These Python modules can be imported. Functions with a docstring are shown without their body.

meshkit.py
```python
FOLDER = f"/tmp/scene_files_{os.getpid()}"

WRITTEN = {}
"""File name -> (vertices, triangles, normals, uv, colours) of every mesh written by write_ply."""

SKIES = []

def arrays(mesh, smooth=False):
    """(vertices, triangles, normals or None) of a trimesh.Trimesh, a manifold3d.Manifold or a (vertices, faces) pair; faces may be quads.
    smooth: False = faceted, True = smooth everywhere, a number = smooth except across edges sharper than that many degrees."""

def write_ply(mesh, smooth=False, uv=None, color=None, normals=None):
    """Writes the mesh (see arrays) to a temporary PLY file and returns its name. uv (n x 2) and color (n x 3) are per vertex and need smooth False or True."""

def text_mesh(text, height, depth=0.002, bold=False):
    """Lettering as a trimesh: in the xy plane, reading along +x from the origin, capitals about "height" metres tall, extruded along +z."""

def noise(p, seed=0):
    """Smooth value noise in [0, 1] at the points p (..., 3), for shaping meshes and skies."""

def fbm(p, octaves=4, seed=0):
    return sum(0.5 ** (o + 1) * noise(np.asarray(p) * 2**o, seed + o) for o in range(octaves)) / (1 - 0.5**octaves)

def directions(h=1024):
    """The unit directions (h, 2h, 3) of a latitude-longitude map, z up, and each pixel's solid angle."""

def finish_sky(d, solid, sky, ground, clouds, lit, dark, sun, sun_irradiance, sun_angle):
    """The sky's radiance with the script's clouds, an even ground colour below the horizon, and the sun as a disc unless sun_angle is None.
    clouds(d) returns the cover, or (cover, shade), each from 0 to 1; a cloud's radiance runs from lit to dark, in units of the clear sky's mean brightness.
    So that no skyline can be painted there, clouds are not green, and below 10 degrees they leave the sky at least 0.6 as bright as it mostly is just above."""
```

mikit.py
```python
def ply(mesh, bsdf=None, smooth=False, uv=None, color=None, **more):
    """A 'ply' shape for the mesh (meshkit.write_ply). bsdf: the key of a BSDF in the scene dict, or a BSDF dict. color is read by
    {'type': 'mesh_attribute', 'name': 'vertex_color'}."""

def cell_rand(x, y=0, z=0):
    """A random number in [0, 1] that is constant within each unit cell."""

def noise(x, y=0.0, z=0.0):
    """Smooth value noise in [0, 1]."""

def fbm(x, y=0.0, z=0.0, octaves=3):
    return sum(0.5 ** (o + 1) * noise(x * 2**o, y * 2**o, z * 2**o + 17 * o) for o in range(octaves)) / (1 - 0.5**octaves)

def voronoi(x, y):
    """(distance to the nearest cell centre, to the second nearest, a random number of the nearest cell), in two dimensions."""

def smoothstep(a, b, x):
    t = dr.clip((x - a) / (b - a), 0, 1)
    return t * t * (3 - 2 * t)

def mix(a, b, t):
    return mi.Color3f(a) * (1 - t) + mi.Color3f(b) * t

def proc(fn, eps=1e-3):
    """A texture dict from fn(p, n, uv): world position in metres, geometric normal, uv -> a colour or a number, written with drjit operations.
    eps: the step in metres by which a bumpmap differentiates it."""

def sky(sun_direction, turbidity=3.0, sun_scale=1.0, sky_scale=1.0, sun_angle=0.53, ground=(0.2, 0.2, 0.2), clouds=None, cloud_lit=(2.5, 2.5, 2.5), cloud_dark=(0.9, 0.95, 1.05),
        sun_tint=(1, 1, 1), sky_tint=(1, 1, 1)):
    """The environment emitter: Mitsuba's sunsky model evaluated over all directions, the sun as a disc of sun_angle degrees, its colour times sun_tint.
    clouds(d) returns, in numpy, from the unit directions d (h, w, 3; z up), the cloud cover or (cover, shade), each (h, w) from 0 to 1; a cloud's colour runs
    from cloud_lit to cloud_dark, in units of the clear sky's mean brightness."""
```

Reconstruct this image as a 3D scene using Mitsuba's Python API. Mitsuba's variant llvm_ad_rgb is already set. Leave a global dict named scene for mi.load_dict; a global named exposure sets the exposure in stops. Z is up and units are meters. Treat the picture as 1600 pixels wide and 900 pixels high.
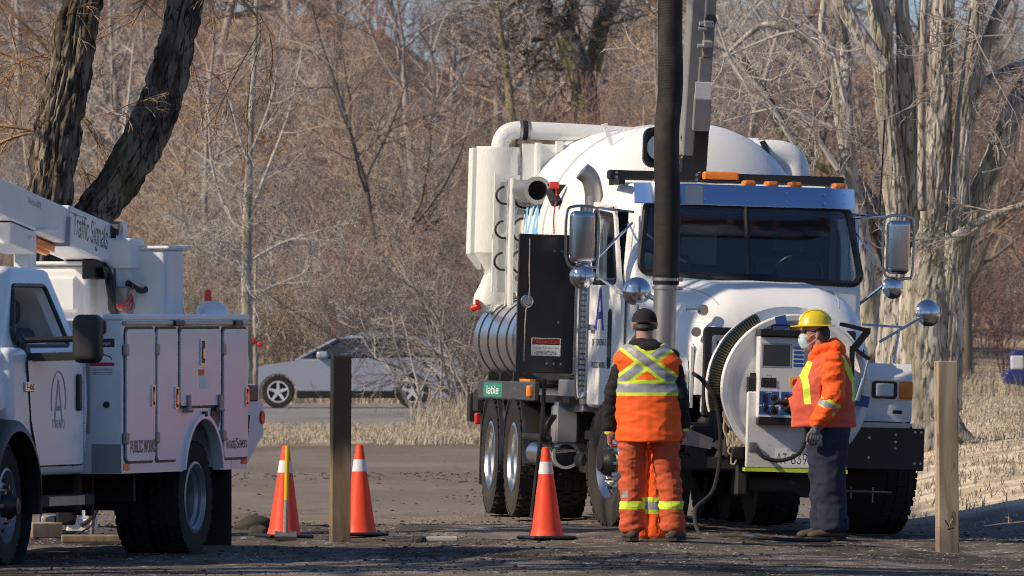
import math, numpy as np, trimesh, manifold3d as m3, mitsuba as mi, drjit as dr
import mikit, meshkit
from shapely.geometry import Polygon, Point, box as sbox, LineString
from shapely import affinity
T = mi.ScalarTransform4f
scene, labels = {}, {}
exposure = 1.65
F, HC, HY = 17778.0, 1.675, 506.0          # focal length in target pixels, eye height, horizon row
scene['camera'] = {'type': 'thinlens', 'fov': 2*math.degrees(math.atan(800/F)), 'fov_axis': 'x', 'aperture_radius': 0.012, 'focus_distance': 89.0,
                   'near_clip': 1.0, 'far_clip': 3000.0,
                   'to_world': T().look_at(origin=[0, 0, HC], target=[0, 100, HC + 100*(HY-450)/F], up=[0, 0, 1])}
SUN = np.array([-0.80, -0.36, 0.62])
def thin_cloud(d):
    n = meshkit.fbm(d*np.array([2.2, 2.2, 5.0]), 5, 3)
    return np.clip((n-0.60)*2.0, 0, 0.30)
scene['sky'] = mikit.sky(SUN.tolist(), turbidity=3.0, sun_tint=(.97, 1.0, 1.06), sky_tint=(.86, .95, 1.10), clouds=thin_cloud, cloud_lit=(2.2, 2.25, 2.35), cloud_dark=(1.2, 1.25, 1.35))

# ------------------------------------------------------------------ helpers
def mat(name, d, two=True):
    scene[name] = {'type': 'twosided', 'bsdf': d} if two else d
    return name
def rgb(*c): return {'type': 'rgb', 'value': list(c)}
def prin(c, rough=0.5, metal=0.0, coat=0.0, spec=0.5, **k):
    d = {'type': 'principled', 'base_color': c if isinstance(c, dict) else rgb(*c), 'roughness': rough, 'metallic': metal, 'specular': spec}
    if coat: d.update(clearcoat=coat, clearcoat_gloss=0.95)
    d.update(k); return d
nz, fb, sstep, mx = mikit.noise, mikit.fbm, mikit.smoothstep, mikit.mix
COUNT = {}
def key_of(name, parent=None):
    k = f'{parent}__{name}' if parent else name
    if k not in COUNT:
        COUNT[k] = 0; return k
    COUNT[k] += 1
    return f'{k}_{COUNT[k]:03d}'
def lab(key, label=None, cat=None, group=None, kind=None):
    d = labels.setdefault(key, {})
    if label: d['label'] = label
    if cat: d['category'] = cat
    if group: d['group'] = group
    if kind: d['kind'] = kind
    return key
def thing(name, label, cat, group=None): return lab(key_of(name), label, cat, group)
def tri(f):
    f = np.asarray(f)
    return np.vstack([f[:, [0, 1, 2]], f[:, [0, 2, 3]]]) if f.shape[1] == 4 else f
def vf(mesh):
    if isinstance(mesh, tuple): return np.asarray(mesh[0], float), tri(mesh[1])
    if hasattr(mesh, 'to_mesh'):
        m = mesh.to_mesh(); return np.array(m.vert_properties[:, :3], float), np.array(m.tri_verts)
    return np.array(mesh.vertices, float), np.array(mesh.faces)
def cat(*ms):
    vs, fs, n = [], [], 0
    for m in ms:
        v, f = vf(m); vs.append(v); fs.append(f+n); n += len(v)
    return np.vstack(vs), np.vstack(fs)
def tf(mesh, M):
    v, f = vf(mesh); M = np.asarray(M, float)
    v = v @ M[:3, :3].T + M[:3, 3]
    return (v, f[:, ::-1]) if np.linalg.det(M[:3, :3]) < 0 else (v, f)
def mv(mesh, x=0, y=0, z=0):
    v, f = vf(mesh); return v+np.array([x, y, z]), f
def rotm(axis, deg):
    a = np.asarray(axis, float); a = a/np.linalg.norm(a); t = math.radians(deg)
    K = np.array([[0, -a[2], a[1]], [a[2], 0, -a[0]], [-a[1], a[0], 0]])
    M = np.eye(4); M[:3, :3] = np.eye(3)+math.sin(t)*K+(1-math.cos(t))*K@K; return M
def trm(x, y, z):
    M = np.eye(4); M[:3, 3] = (x, y, z); return M
def rot(mesh, axis, deg, c=(0, 0, 0)): return tf(mesh, trm(*c) @ rotm(axis, deg) @ trm(*(-np.asarray(c, float))))
def frame(O, th, roll=0.0):
    h = np.array([math.sin(th), -math.cos(th), 0]); l = np.array([math.cos(th), math.sin(th), 0]); z = np.array([0, 0, 1.])
    M = np.eye(4); M[:3, 0] = h; M[:3, 1] = l*math.cos(roll)-z*math.sin(roll); M[:3, 2] = z*math.cos(roll)+l*math.sin(roll); M[:3, 3] = O
    return M
_W = np.eye(4)
def world(M):
    global _W
    _W = np.asarray(M, float)
def put(name, mesh, bsdf, parent=None, smooth=30, label=None, **k):
    key = key_of(name, parent)
    v, f = tf(mesh, _W)
    scene[key] = mikit.ply((v, f), bsdf, smooth, **k)
    if label: lab(key, label)
    return key
def hull(P):
    m = m3.Manifold.hull_points(np.asarray(P, float)); return vf(m)
def bx(x0, x1, y0, y1, z0, z1, b=0.0):
    """box between limits, edges chamfered by b"""
    x0, x1 = min(x0, x1), max(x0, x1); y0, y1 = min(y0, y1), max(y0, y1); z0, z1 = min(z0, z1), max(z0, z1)
    if b <= 0: return tf(BOX, np.array([[x1-x0, 0, 0, x0], [0, y1-y0, 0, y0], [0, 0, z1-z0, z0], [0, 0, 0, 1.]]))
    b = min(b, (x1-x0)*.49, (y1-y0)*.49, (z1-z0)*.49); P = []
    for X, sx in ((x0, 1), (x1, -1)):
        for Y, sy in ((y0, 1), (y1, -1)):
            for Z, sz in ((z0, 1), (z1, -1)):
                P += [(X, Y+sy*b, Z+sz*b), (X+sx*b, Y, Z+sz*b), (X+sx*b, Y+sy*b, Z)]
    return hull(P)
BOX = (np.array([[x, y, z] for x in (0, 1) for y in (0, 1) for z in (0, 1)], float),
       np.array([[0, 1, 3], [0, 3, 2], [4, 6, 7], [4, 7, 5], [0, 4, 5], [0, 5, 1], [2, 3, 7], [2, 7, 6], [0, 2, 6], [0, 6, 4], [1, 5, 7], [1, 7, 3]]))
def rbx(x0, x1, y0, y1, z0, z1, r, n=3):
    """rounded box, hull of sphere points"""
    th = np.linspace(0, math.pi/2, n+1); P = []
    for a in th:
        for c in th:
            d = np.array([math.cos(a)*math.cos(c), math.sin(a)*math.cos(c), math.sin(c)])*r
            for sx in (0, 1):
                for sy in (0, 1):
                    for sz in (0, 1):
                        P.append(((x1-r+d[0]) if sx else (x0+r-d[0]), (y1-r+d[1]) if sy else (y0+r-d[1]), (z1-r+d[2]) if sz else (z0+r-d[2])))
    return hull(P)
def frames(P):
    P = np.asarray(P, float); t = np.gradient(P, axis=0); t /= np.linalg.norm(t, axis=1, keepdims=True)+1e-12
    ref = np.array([0, 0, 1.]) if abs(t[0, 2]) < .9 else np.array([1., 0, 0]); n = np.cross(t[0], ref); n /= np.linalg.norm(n); N = []
    for k in range(len(P)):
        n = n-t[k]*(n@t[k]); n /= np.linalg.norm(n); N.append(n.copy())
    N = np.array(N); return t, N, np.cross(t, N)
def tube(P, r, sides=8, cap=True):
    P = np.asarray(P, float); n = len(P); r = np.broadcast_to(np.asarray(r, float), (n,))
    t, N, B = frames(P); a = np.arange(sides)*2*math.pi/sides
    v = (P[:, None]+r[:, None, None]*(np.cos(a)[None, :, None]*N[:, None]+np.sin(a)[None, :, None]*B[:, None])).reshape(-1, 3)
    return v, grid_faces(n, sides, cap)
def grid_faces(n, s, cap=True):
    i, j = np.meshgrid(np.arange(n-1), np.arange(s), indexing='ij'); i = i.ravel(); j = j.ravel(); j2 = (j+1) % s
    f = [np.stack([i*s+j, i*s+j2, (i+1)*s+j2], 1), np.stack([i*s+j, (i+1)*s+j2, (i+1)*s+j], 1)]
    if cap:
        k = np.arange(1, s-1); f += [np.stack([k*0, k+1, k], 1), np.stack([k*0, k, k+1], 1)+(n-1)*s]
    return np.vstack(f)
def loft(rings, cap=True):
    R = np.asarray(rings, float); return R.reshape(-1, 3), grid_faces(R.shape[0], R.shape[1], cap)
def smoothpts(P, n=8):
    """Catmull-Rom through the points"""
    P = np.asarray(P, float); Q = np.vstack([2*P[0]-P[1], P, 2*P[-1]-P[-2]]); out = []
    for k in range(1, len(Q)-2):
        for s in np.arange(n)/n:
            a, b, c, d = Q[k-1], Q[k], Q[k+1], Q[k+2]
            out.append(.5*(2*b+(c-a)*s+(2*a-5*b+4*c-d)*s*s+(3*b-a-3*c+d)*s**3))
    out.append(P[-1]); return np.array(out)
def lathe(prof, axis='z', sides=32, c=(0, 0, 0)):
    """prof: (radius, height) rows; a closed turn about the axis"""
    pr = np.asarray(prof, float); a = np.arange(sides)*2*math.pi/sides
    v = np.stack([pr[:, :1]*np.cos(a), pr[:, :1]*np.sin(a), np.repeat(pr[:, 1:], sides, 1)], -1)
    v = v.reshape(-1, 3); f = grid_faces(len(pr), sides, False)
    if axis == 'y': v = v[:, [1, 2, 0]]
    if axis == 'x': v = v[:, [2, 0, 1]]
    return v+np.asarray(c, float), f
def cyl(p0, p1, r, sides=16, r1=None): return tube([p0, p1], [r, r if r1 is None else r1], sides)
def pipe(p0, p1, r, ri, sides=24):
    """open pipe with a wall"""
    p0 = np.asarray(p0, float); p1 = np.asarray(p1, float); t, N, B = frames(np.array([p0, p1])); a = np.arange(sides)*2*math.pi/sides
    c = np.cos(a)[:, None]*N[0]+np.sin(a)[:, None]*B[0]
    return loft([p0+c*ri, p0+c*r, p1+c*r, p1+c*ri, p0+c*ri], False)
def prism(poly, h0, h1, axis='z'):
    """a polygon (shapely, or points) extruded: axis z: (x,y); axis y: polygon in (x,z); axis x: polygon in (y,z)"""
    if not hasattr(poly, 'exterior'): poly = Polygon(poly)
    m = trimesh.creation.extrude_polygon(poly, h1-h0, engine='earcut'); v, f = vf(m); v = v+np.array([0, 0, h0])
    if axis == 'y': v = v[:, [0, 2, 1]]; f = f[:, ::-1]
    if axis == 'x': v = v[:, [2, 0, 1]]
    return v, f
def rpoly(x0, x1, y0, y1, r, n=5): return sbox(x0+r, y0+r, x1-r, y1-r).buffer(r, quad_segs=n)
def text(s, h, M, depth=0.002, bold=False, w=None):
    """lettering centred on the origin of frame M (x reading direction, z out of the face)"""
    v, f = vf(meshkit.text_mesh(s, h, depth, bold)); lo, hi = v.min(0), v.max(0); v = v-np.array([(lo[0]+hi[0])/2, (lo[1]+hi[1])/2, 0])
    if w: v = v*np.array([w/(hi[0]-lo[0]), 1, 1])
    return tf((v, f), M)
def facing(o, right, up):
    """frame with x = right, y = up, z = right x up, at o"""
    r = np.asarray(right, float); u = np.asarray(up, float); r /= np.linalg.norm(r); u = u-r*(u@r); u /= np.linalg.norm(u)
    M = np.eye(4); M[:3, 0] = r; M[:3, 1] = u; M[:3, 2] = np.cross(r, u); M[:3, 3] = o; return M
def segs(P0, P1, R0, R1, sides=3):
    """many separate thin prisms at once"""
    P0, P1 = np.asarray(P0, float), np.asarray(P1, float); R0, R1 = np.asarray(R0, float), np.asarray(R1, float)
    t = P1-P0; t /= np.linalg.norm(t, axis=1, keepdims=True)+1e-12
    ref = np.where(np.abs(t[:, 2:]) < .9, [[0, 0, 1.]], [[1., 0, 0]]); n = np.cross(t, ref); n /= np.linalg.norm(n, axis=1, keepdims=True); b = np.cross(t, n)
    a = np.arange(sides)*2*math.pi/sides; c = np.cos(a)[None, :, None]*n[:, None]+np.sin(a)[None, :, None]*b[:, None]
    v = np.concatenate([P0[:, None]+c*R0[:, None, None], P1[:, None]+c*R1[:, None, None]], 1)
    f = grid_faces(2, sides, False); m = len(P0)
    return v.reshape(-1, 3), (f[None]+(np.arange(m)*2*sides)[:, None, None]).reshape(-1, 3)
def at(px, py, Y):
    """the point that photograph pixel (px, py) shows, at distance Y"""
    return np.array([(px-800)/F*Y, Y, HC+(HY-py)/F*Y])
def puts(name, meshes, bsdf, parent=None, smooth=30):
    return [put(name, m, bsdf, parent, smooth) for m in meshes]
def bolt_heads(P, n, r=.012, h=.008, sides=6):
    n = np.asarray(n, float); n /= np.linalg.norm(n)
    return cat(*[cyl(np.asarray(p, float), np.asarray(p, float)+n*h, r, sides) for p in P])
# ------------------------------------------------------------------ ground
def gz(x, y):
    x = np.asarray(x, float); y = np.asarray(y, float)
    sm = lambda a, b, t: (lambda s: s*s*(3-2*s))(np.clip((t-a)/(b-a), 0, 1))
    z = -0.03*np.clip(x-0.9, 0, 2.6)*sm(60, 85, y)*(1-sm(110, 130, y))
    z = z-0.024*sm(93, 98.5, y)*(1-sm(130, 150, y))*sm(-2, 0, -np.abs(x)+3)
    z = z+(0.28*sm(3.2, 6.5, x)*sm(88, 125, y)+.15*sm(3.4, 5, x)*sm(92, 104, y))*(1-sm(170, 240, y)*.75)      # grassy rise on the right
    z = z+0.03*sm(158, 166, y)*(1-sm(178, 183, y))*(1-sm(2, 4, x))                      # verge
    hill = np.clip((y-246-42*sm(7, 10.5, x))/150, 0, 1.4)
    z = z+9.5*hill**1.15*(0.75+.5*meshkit.noise(np.stack([x*.05+3, y*.02, x*0], -1), 5))*(1-.55*sm(10, 20, x)*(1-sm(300, 360, y)))*(1-.30*np.exp(-((x+.4)/5.0)**2)*sm(280, 400, y))
    return z
def rel(x, y):
    """relief: ruts along the road, clods, small stones pressed in"""
    sm = lambda a, b, t: (lambda s: s*s*(3-2*s))(np.clip((t-a)/(b-a), 0, 1))
    n = meshkit.fbm(np.stack([x*1.1, y*.55, x*0], -1), 4, 7)-.5
    f = meshkit.fbm(np.stack([x*5, y*3.2, x*0], -1), 3, 9)-.5
    yard = 1-sm(150, 162, y)
    rough = .45+.8*np.exp(-((y-90)/6)**2)+.5*np.exp(-((y-158)/4)**2)+.5*np.exp(-((y-104)/5)**2)*sm(-6, -1, -np.abs(x+2.2))
    road = sm(181, 184, y)*(1-sm(234, 237, y))*(1-sm(1.5, 3, x))
    return (n*.055*rough+f*.03*rough)*(1-.75*sm(3.0, 4.2, x)*sm(96, 104, y))*(yard*1.0+.6*(1-yard))*(1-road)
xs = np.concatenate([np.linspace(-400, -30, 12), np.linspace(-28, -9, 24), np.linspace(-8.8, 8.8, 200), np.linspace(9, 28, 30), np.linspace(30, 400, 12)])
ys = np.concatenate([np.linspace(-60, 70, 14), np.arange(71, 112, .16), np.arange(112, 170, .35), np.arange(170, 260, .9), np.linspace(262, 460, 70), np.linspace(480, 1500, 12)])
gx, gy = np.meshgrid(xs, ys, indexing='ij'); g = gz(gx, gy)+np.where(np.abs(gx) < 10, rel(gx, gy), 0)*(np.abs(gy-150) < 110)
def grid(gx, gy, g):
    a, b = gx.shape; i, j = np.meshgrid(np.arange(a-1), np.arange(b-1), indexing='ij'); k = (i*b+j).ravel()
    return np.stack([gx, gy, g], -1).reshape(-1, 3), np.stack([k, k+b, k+b+1, k+1], 1)
def ground_col(p, n, uv):
    x, y = p.x, p.y
    big = fb(x*.7, y*.22, 0, 4); fine = fb(x*7, y*2.6, 3, 3); tiny = nz(x*38, y*16)
    dirt = mx((.062, .051, .044), (.135, .113, .098), sstep(.3, .7, big*.6+fine*.4))
    dirt = mx(dirt, (.028, .024, .021), sstep(.52, .68, fb(x*1.3+9, y*.45, 5, 3))*.75)        # damp dark soil
    dirt = mx(dirt, (.36, .33, .30), sstep(.70, .86, tiny)*sstep(.45, .65, fine)*.6)          # pale grit
    near = sstep(88, 106, y)
    dirt = mx(dirt, mx((.115, .096, .084), (.17, .146, .129), big), near*.8)
    wobx = x+(fb(x*.9, y*.3, 8, 3)-.5)*1.4; woby = y+(fb(x*.8, y*.05, 2, 3)-.5)*12
    straw = mx((.25, .20, .145), (.46, .39, .295), sstep(.25, .75, fb(x*4, y*1.1, 1, 4)))
    right = sstep(3.3, 3.75, wobx)*sstep(97, 103, woby)
    verge = sstep(155, 164, woby)*(1-sstep(180, 183, y))
    soil = sstep(149, 156, woby)*(1-sstep(160, 166, woby))*(1-right)
    c = mx(dirt, (.10, .075, .055), soil*.8)
    c = mx(c, straw, dr.maximum(right, verge))
    road = sstep(181.5, 183, y)*(1-sstep(234, 236, y))*(1-sstep(2.0, 2.6, wobx))
    asp = mx((.11, .106, .106), (.18, .173, .17), fb(x*2, y*.3, 4, 3))
    c = mx(c, asp, road)
    leaf = mx((.16, .115, .085), (.31, .245, .185), sstep(.3, .7, fb(x*1.5, y*.8, p.z*1.5, 4)))
    return mx(c, leaf, sstep(234, 240, y-50*sstep(6, 10, x)))
mat('mat_ground', prin(mikit.proc(ground_col), .95, spec=.15))
world(np.eye(4))
put('ground', grid(gx, gy, g), 'mat_ground', None, smooth=True)
lab('ground', 'dirt and gravel yard with dry grass verge and wooded rise', kind='structure')
def zg(x, y): return float(gz(x, y)+(rel(np.asarray(float(x)), np.asarray(float(y))) if abs(x) < 10 else 0))

# ------------------------------------------------------------------ grit and stones lying on the yard
rng = np.random.default_rng(11)
def stones(n, X, Y, smin, smax, keep, power=3):
    ico = trimesh.creation.icosahedron(); iv, jf = np.array(ico.vertices), np.array(ico.faces)
    x = rng.uniform(*X, n); y = rng.uniform(*Y, n); k = keep(x, y) > rng.random(n); x, y = x[k], y[k]; m = len(x)
    s = smin+(smax-smin)*rng.random(m)**power
    v = iv[None]*(1+.35*(rng.random((m, 12, 1))-.5))*np.stack([s*rng.uniform(.7, 1.3, m), s*rng.uniform(.7, 1.3, m), s*.6], -1)[:, None]
    z = gz(x, y)+rel(x, y)
    return (v+np.stack([x, y, z+s*.12], -1)[:, None]).reshape(-1, 3), (jf[None]+(np.arange(m)*12)[:, None, None]).reshape(-1, 3)
def grit_keep(x, y):
    n = meshkit.fbm(np.stack([x*.8, y*.16, x*0], -1), 3, 21)
    return np.clip((n-.42)*4, 0.02, 1)*(1-np.clip((x-3.2)/.5, 0, 1)*(y > 97))
mat('mat_grit', prin((.20, .18, .16), .9, spec=.2)); mat('mat_grit_dark', prin((.06, .052, .046), .9, spec=.2)); mat('mat_grit_pale', prin((.40, .37, .34), .85, spec=.2))
put('gravel', stones(26000, (-5, 5), (76, 150), .003, .012, grit_keep), 'mat_grit', None, False); lab('gravel', 'grey gravel scattered over the dirt yard', kind='stuff')
put('gravel_dark', stones(16000, (-5, 5), (76, 130), .005, .022, grit_keep), 'mat_grit_dark', None, False); lab('gravel_dark', 'dark clods of earth scattered over the yard', kind='stuff')
put('gravel_pale', stones(9000, (-5, 4.5), (80, 158), .003, .011, lambda x, y: grit_keep(x+30, y)), 'mat_grit_pale', None, False); lab('gravel_pale', 'pale grit sprinkled over the yard', kind='stuff')

# ------------------------------------------------------------------ dry grass
def blades(x, y, h0, h1, w, lean=.5, nseg=2):
    m = len(x); h = rng.uniform(h0, h1, m); a = rng.uniform(0, 2*math.pi, m); l = rng.uniform(.1, lean*1.7, m)*h
    b = np.stack([x, y, gz(x, y)+np.where(np.abs(x) < 10, rel(x, y), 0)-.02], -1); d = np.stack([np.cos(a), np.sin(a), 0*a], -1); s = np.stack([-np.sin(a), np.cos(a), 0*a], -1)*w
    up = np.array([0, 0, 1.])
    mid = b+d*(l*.35)[:, None]+up*(h*.6)[:, None]; tip = b+d*l[:, None]+up*(h*np.clip(1-.35*(l/h)**2, .4, 1))[:, None]
    v = np.stack([b-s, b+s, mid-s*.8, mid+s*.8, tip], 1); f = np.array([[0, 1, 3], [0, 3, 2], [2, 3, 4]])
    return v.reshape(-1, 3), (f[None]+(np.arange(m)*5)[:, None, None]).reshape(-1, 3)
def pick(n, X, Y, dens):
    x = rng.uniform(*X, n); y = rng.uniform(*Y, n); k = dens(x, y) > rng.random(n); return x[k], y[k]
def dens_verge(x, y): return np.clip((meshkit.fbm(np.stack([x*1.2, y*.25, x*0], -1), 3, 4)-.36)*5, .05, 1)*np.clip((y-155)/8, 0, 1)
def dens_right(x, y):
    e = 3.55+(meshkit.fbm(np.stack([x*.9, y*.3, x*0], -1), 3, 6)-.5)*1.6
    return np.clip((x-e)/.5, 0, 1)*np.clip((meshkit.fbm(np.stack([x*1.1, y*.3, x*0], -1), 3, 14)-.3)*5, .15, 1)*np.clip((y-96)/7, 0, 1)
for i, c in enumerate([(.51, .435, .33), (.41, .34, .25), (.59, .53, .43)]): mat(f'mat_straw_{i}', {'type': 'diffuse', 'reflectance': rgb(*c)})
for i in range(3):
    k = 'dry_grass' if i == 0 else f'dry_grass__{i:03d}'
    a = blades(*pick(42000, (-9, 3.4), (156, 183), dens_verge), .03, .16, .005, .9)
    b = blades(*pick(86000, (3.2, 14), (96, 300), dens_right), .02, .13, .006, .95)
    c = blades(*pick(2500, (-1.6, 0.2), (174, 186), lambda x, y: np.clip(1.1-np.abs(x+.8)/1.6, 0, 1)*(.3+.7*(x>-.9))), .1, .62, .005, .8)
    d = blades(*pick(7000, (-14, 14), (238, 256), lambda x, y: x*0+.8), .15, .7, .008, .5)
    put('dry_grass', cat(a, b, c, d), f'mat_straw_{i}', None if i == 0 else None, False) if i == 0 else scene.__setitem__(k, mikit.ply(cat(a, b, c, d), f'mat_straw_{i}', False))
lab('dry_grass', 'straw coloured dry grass along the verge and on the right rise', kind='stuff')

# added ring of unseen brown rises: darkens what paint, glass and chrome mirror
az = np.radians(np.linspace(16, 344, 160)); H_ = []
for i, a in enumerate(az):
    r0 = 135+18*meshkit.noise(np.array([a*3, 1, 0])); h = 9+9*meshkit.fbm(np.array([a*9, 2.5, 0]), 4, 8); d = np.array([math.sin(a), math.cos(a), 0])
    H_.append([d*(r0-14)+(0, 60, -1), d*(r0-9)+(0, 60, h*.55), d*r0+(0, 60, h), d*(r0+12)+(0, 60, h*.9), d*(r0+40)+(0, 60, -1)])
put('hills', loft(H_), 'mat_hill_wood' if 0 else mat('mat_hill_wood', prin(mikit.proc(lambda p, n, uv: mx((.10, .075, .058), (.24, .18, .14), sstep(.3, .7, fb(p.x*.8, p.y*.8, p.z*.35, 4)))), .95)), None, 40); lab('hills', 'added brown rises out of view that darken reflections and shade', kind='structure')
# ------------------------------------------------------------------ branching
def wander(rng, p, d, L, n, wob, up=0.0, sag=0.0):
    P = [np.asarray(p, float)]; d = np.asarray(d, float)/np.linalg.norm(d)
    for k in range(n):
        d = d+rng.normal(0, wob, 3)+np.array([0, 0, up-sag*k/n]); d /= np.linalg.norm(d); P.append(P[-1]+d*L/n)
    return np.array(P)
def grow(rng, P, r0, r1, level, opt, out):
    """P: a branch's points; adds it and its children to out[level]"""
    R = np.linspace(r0, r1, len(P)); out.setdefault(level, []).append((P, R))
    if level >= opt['levels']: return
    n = opt['kids'][level]; n = max(1, int(round(n*rng.uniform(.8, 1.2))))
    L = np.linalg.norm(np.diff(P, axis=0), axis=1).sum()
    for t in np.sort(rng.uniform(opt['start'][level], 1, n)):
        s = t*(len(P)-1); i = min(int(s), len(P)-2); q = P[i]+(P[i+1]-P[i])*(s-i); d = P[i+1]-P[i]; d /= np.linalg.norm(d)
        a = rng.normal(0, 1, 3); a -= d*(a@d); a /= np.linalg.norm(a); sp = math.radians(rng.uniform(*opt['spread'][level]))
        dd = d*math.cos(sp)+a*math.sin(sp); l = L*rng.uniform(*opt['len'][level])*(1.15-.6*t if opt.get('taper', True) else 1); rr = max(min(R[i]*rng.uniform(.45, .7), l*.05), opt['rmin'])
        grow(rng, wander(rng, q, dd, l, opt['seg'][level+1], opt['wob'][level+1], opt['up'][level+1], opt.get('sag', 0)), rr, max(rr*.35, opt['rmin']*.8), level+1, opt, out)
def mesh_branches(out, levels, sides=(8, 5, 3, 3, 3, 3)):
    ms = []
    for lv in levels:
        if lv not in out: continue
        if sides[lv] > 3: ms += [tube(P, R, sides[lv]) for P, R in out[lv]]
        else:
            A = np.vstack([P[:-1] for P, R in out[lv]]); B = np.vstack([P[1:] for P, R in out[lv]]); a = np.concatenate([R[:-1] for P, R in out[lv]]); b = np.concatenate([R[1:] for P, R in out[lv]])
            ms.append(segs(A, B, a, b, 3))
    return cat(*ms)
def bark_col(dark, light, moss=0.0, sc=1.0):
    def fn(p, n, uv):
        a = fb(p.x*9*sc, p.y*9*sc, p.z*1.6*sc, 4); b = fb(p.x*2.2, p.y*2.2, p.z*.8, 3)
        c = mx(dark, light, sstep(.32, .66, a))
        f = dr.abs(fb(p.x*24*sc, p.y*24*sc, p.z*3.2*sc, 2)-.5)
        c = mx(mx(dark, (0, 0, 0), .45), c, sstep(.0, .085, f))
        return mx(c, (.30, .29, .10), sstep(.52, .66, b)*moss)
    return mikit.proc(fn)
def bark_bump(p, n, uv): return fb(p.x*16, p.y*16, p.z*2.6, 4)*.5+fb(p.x*50, p.y*50, p.z*10, 2)*.18
BUMP = mikit.proc(bark_bump, 4e-3)
def bark(name, dark, light, moss=0.0, h=.03, sc=1.0):
    return mat(name, {'type': 'bumpmap', 'arbitrary': BUMP, 'scale': h, 'bsdf': prin(bark_col(dark, light, moss, sc), .95, spec=.1)})
bark('mat_bark_pale', (.25, .225, .195), (.53, .49, .43), .16)
bark('mat_bark_willow', (.075, .06, .048), (.27, .225, .175), .22, .04)
bark('mat_bark_oak', (.10, .085, .07), (.30, .255, .20), .4)
TW = dict(grey=(.37, .322, .295), pale=(.50, .46, .415), brown=(.345, .258, .212), red=(.42, .245, .205), orange=(.44, .285, .165), dark=(.175, .15, .135), straw=(.44, .375, .30))
for k, c in TW.items(): mat('mat_twig_'+k, {'type': 'diffuse', 'reflectance': rgb(*c)})

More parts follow.
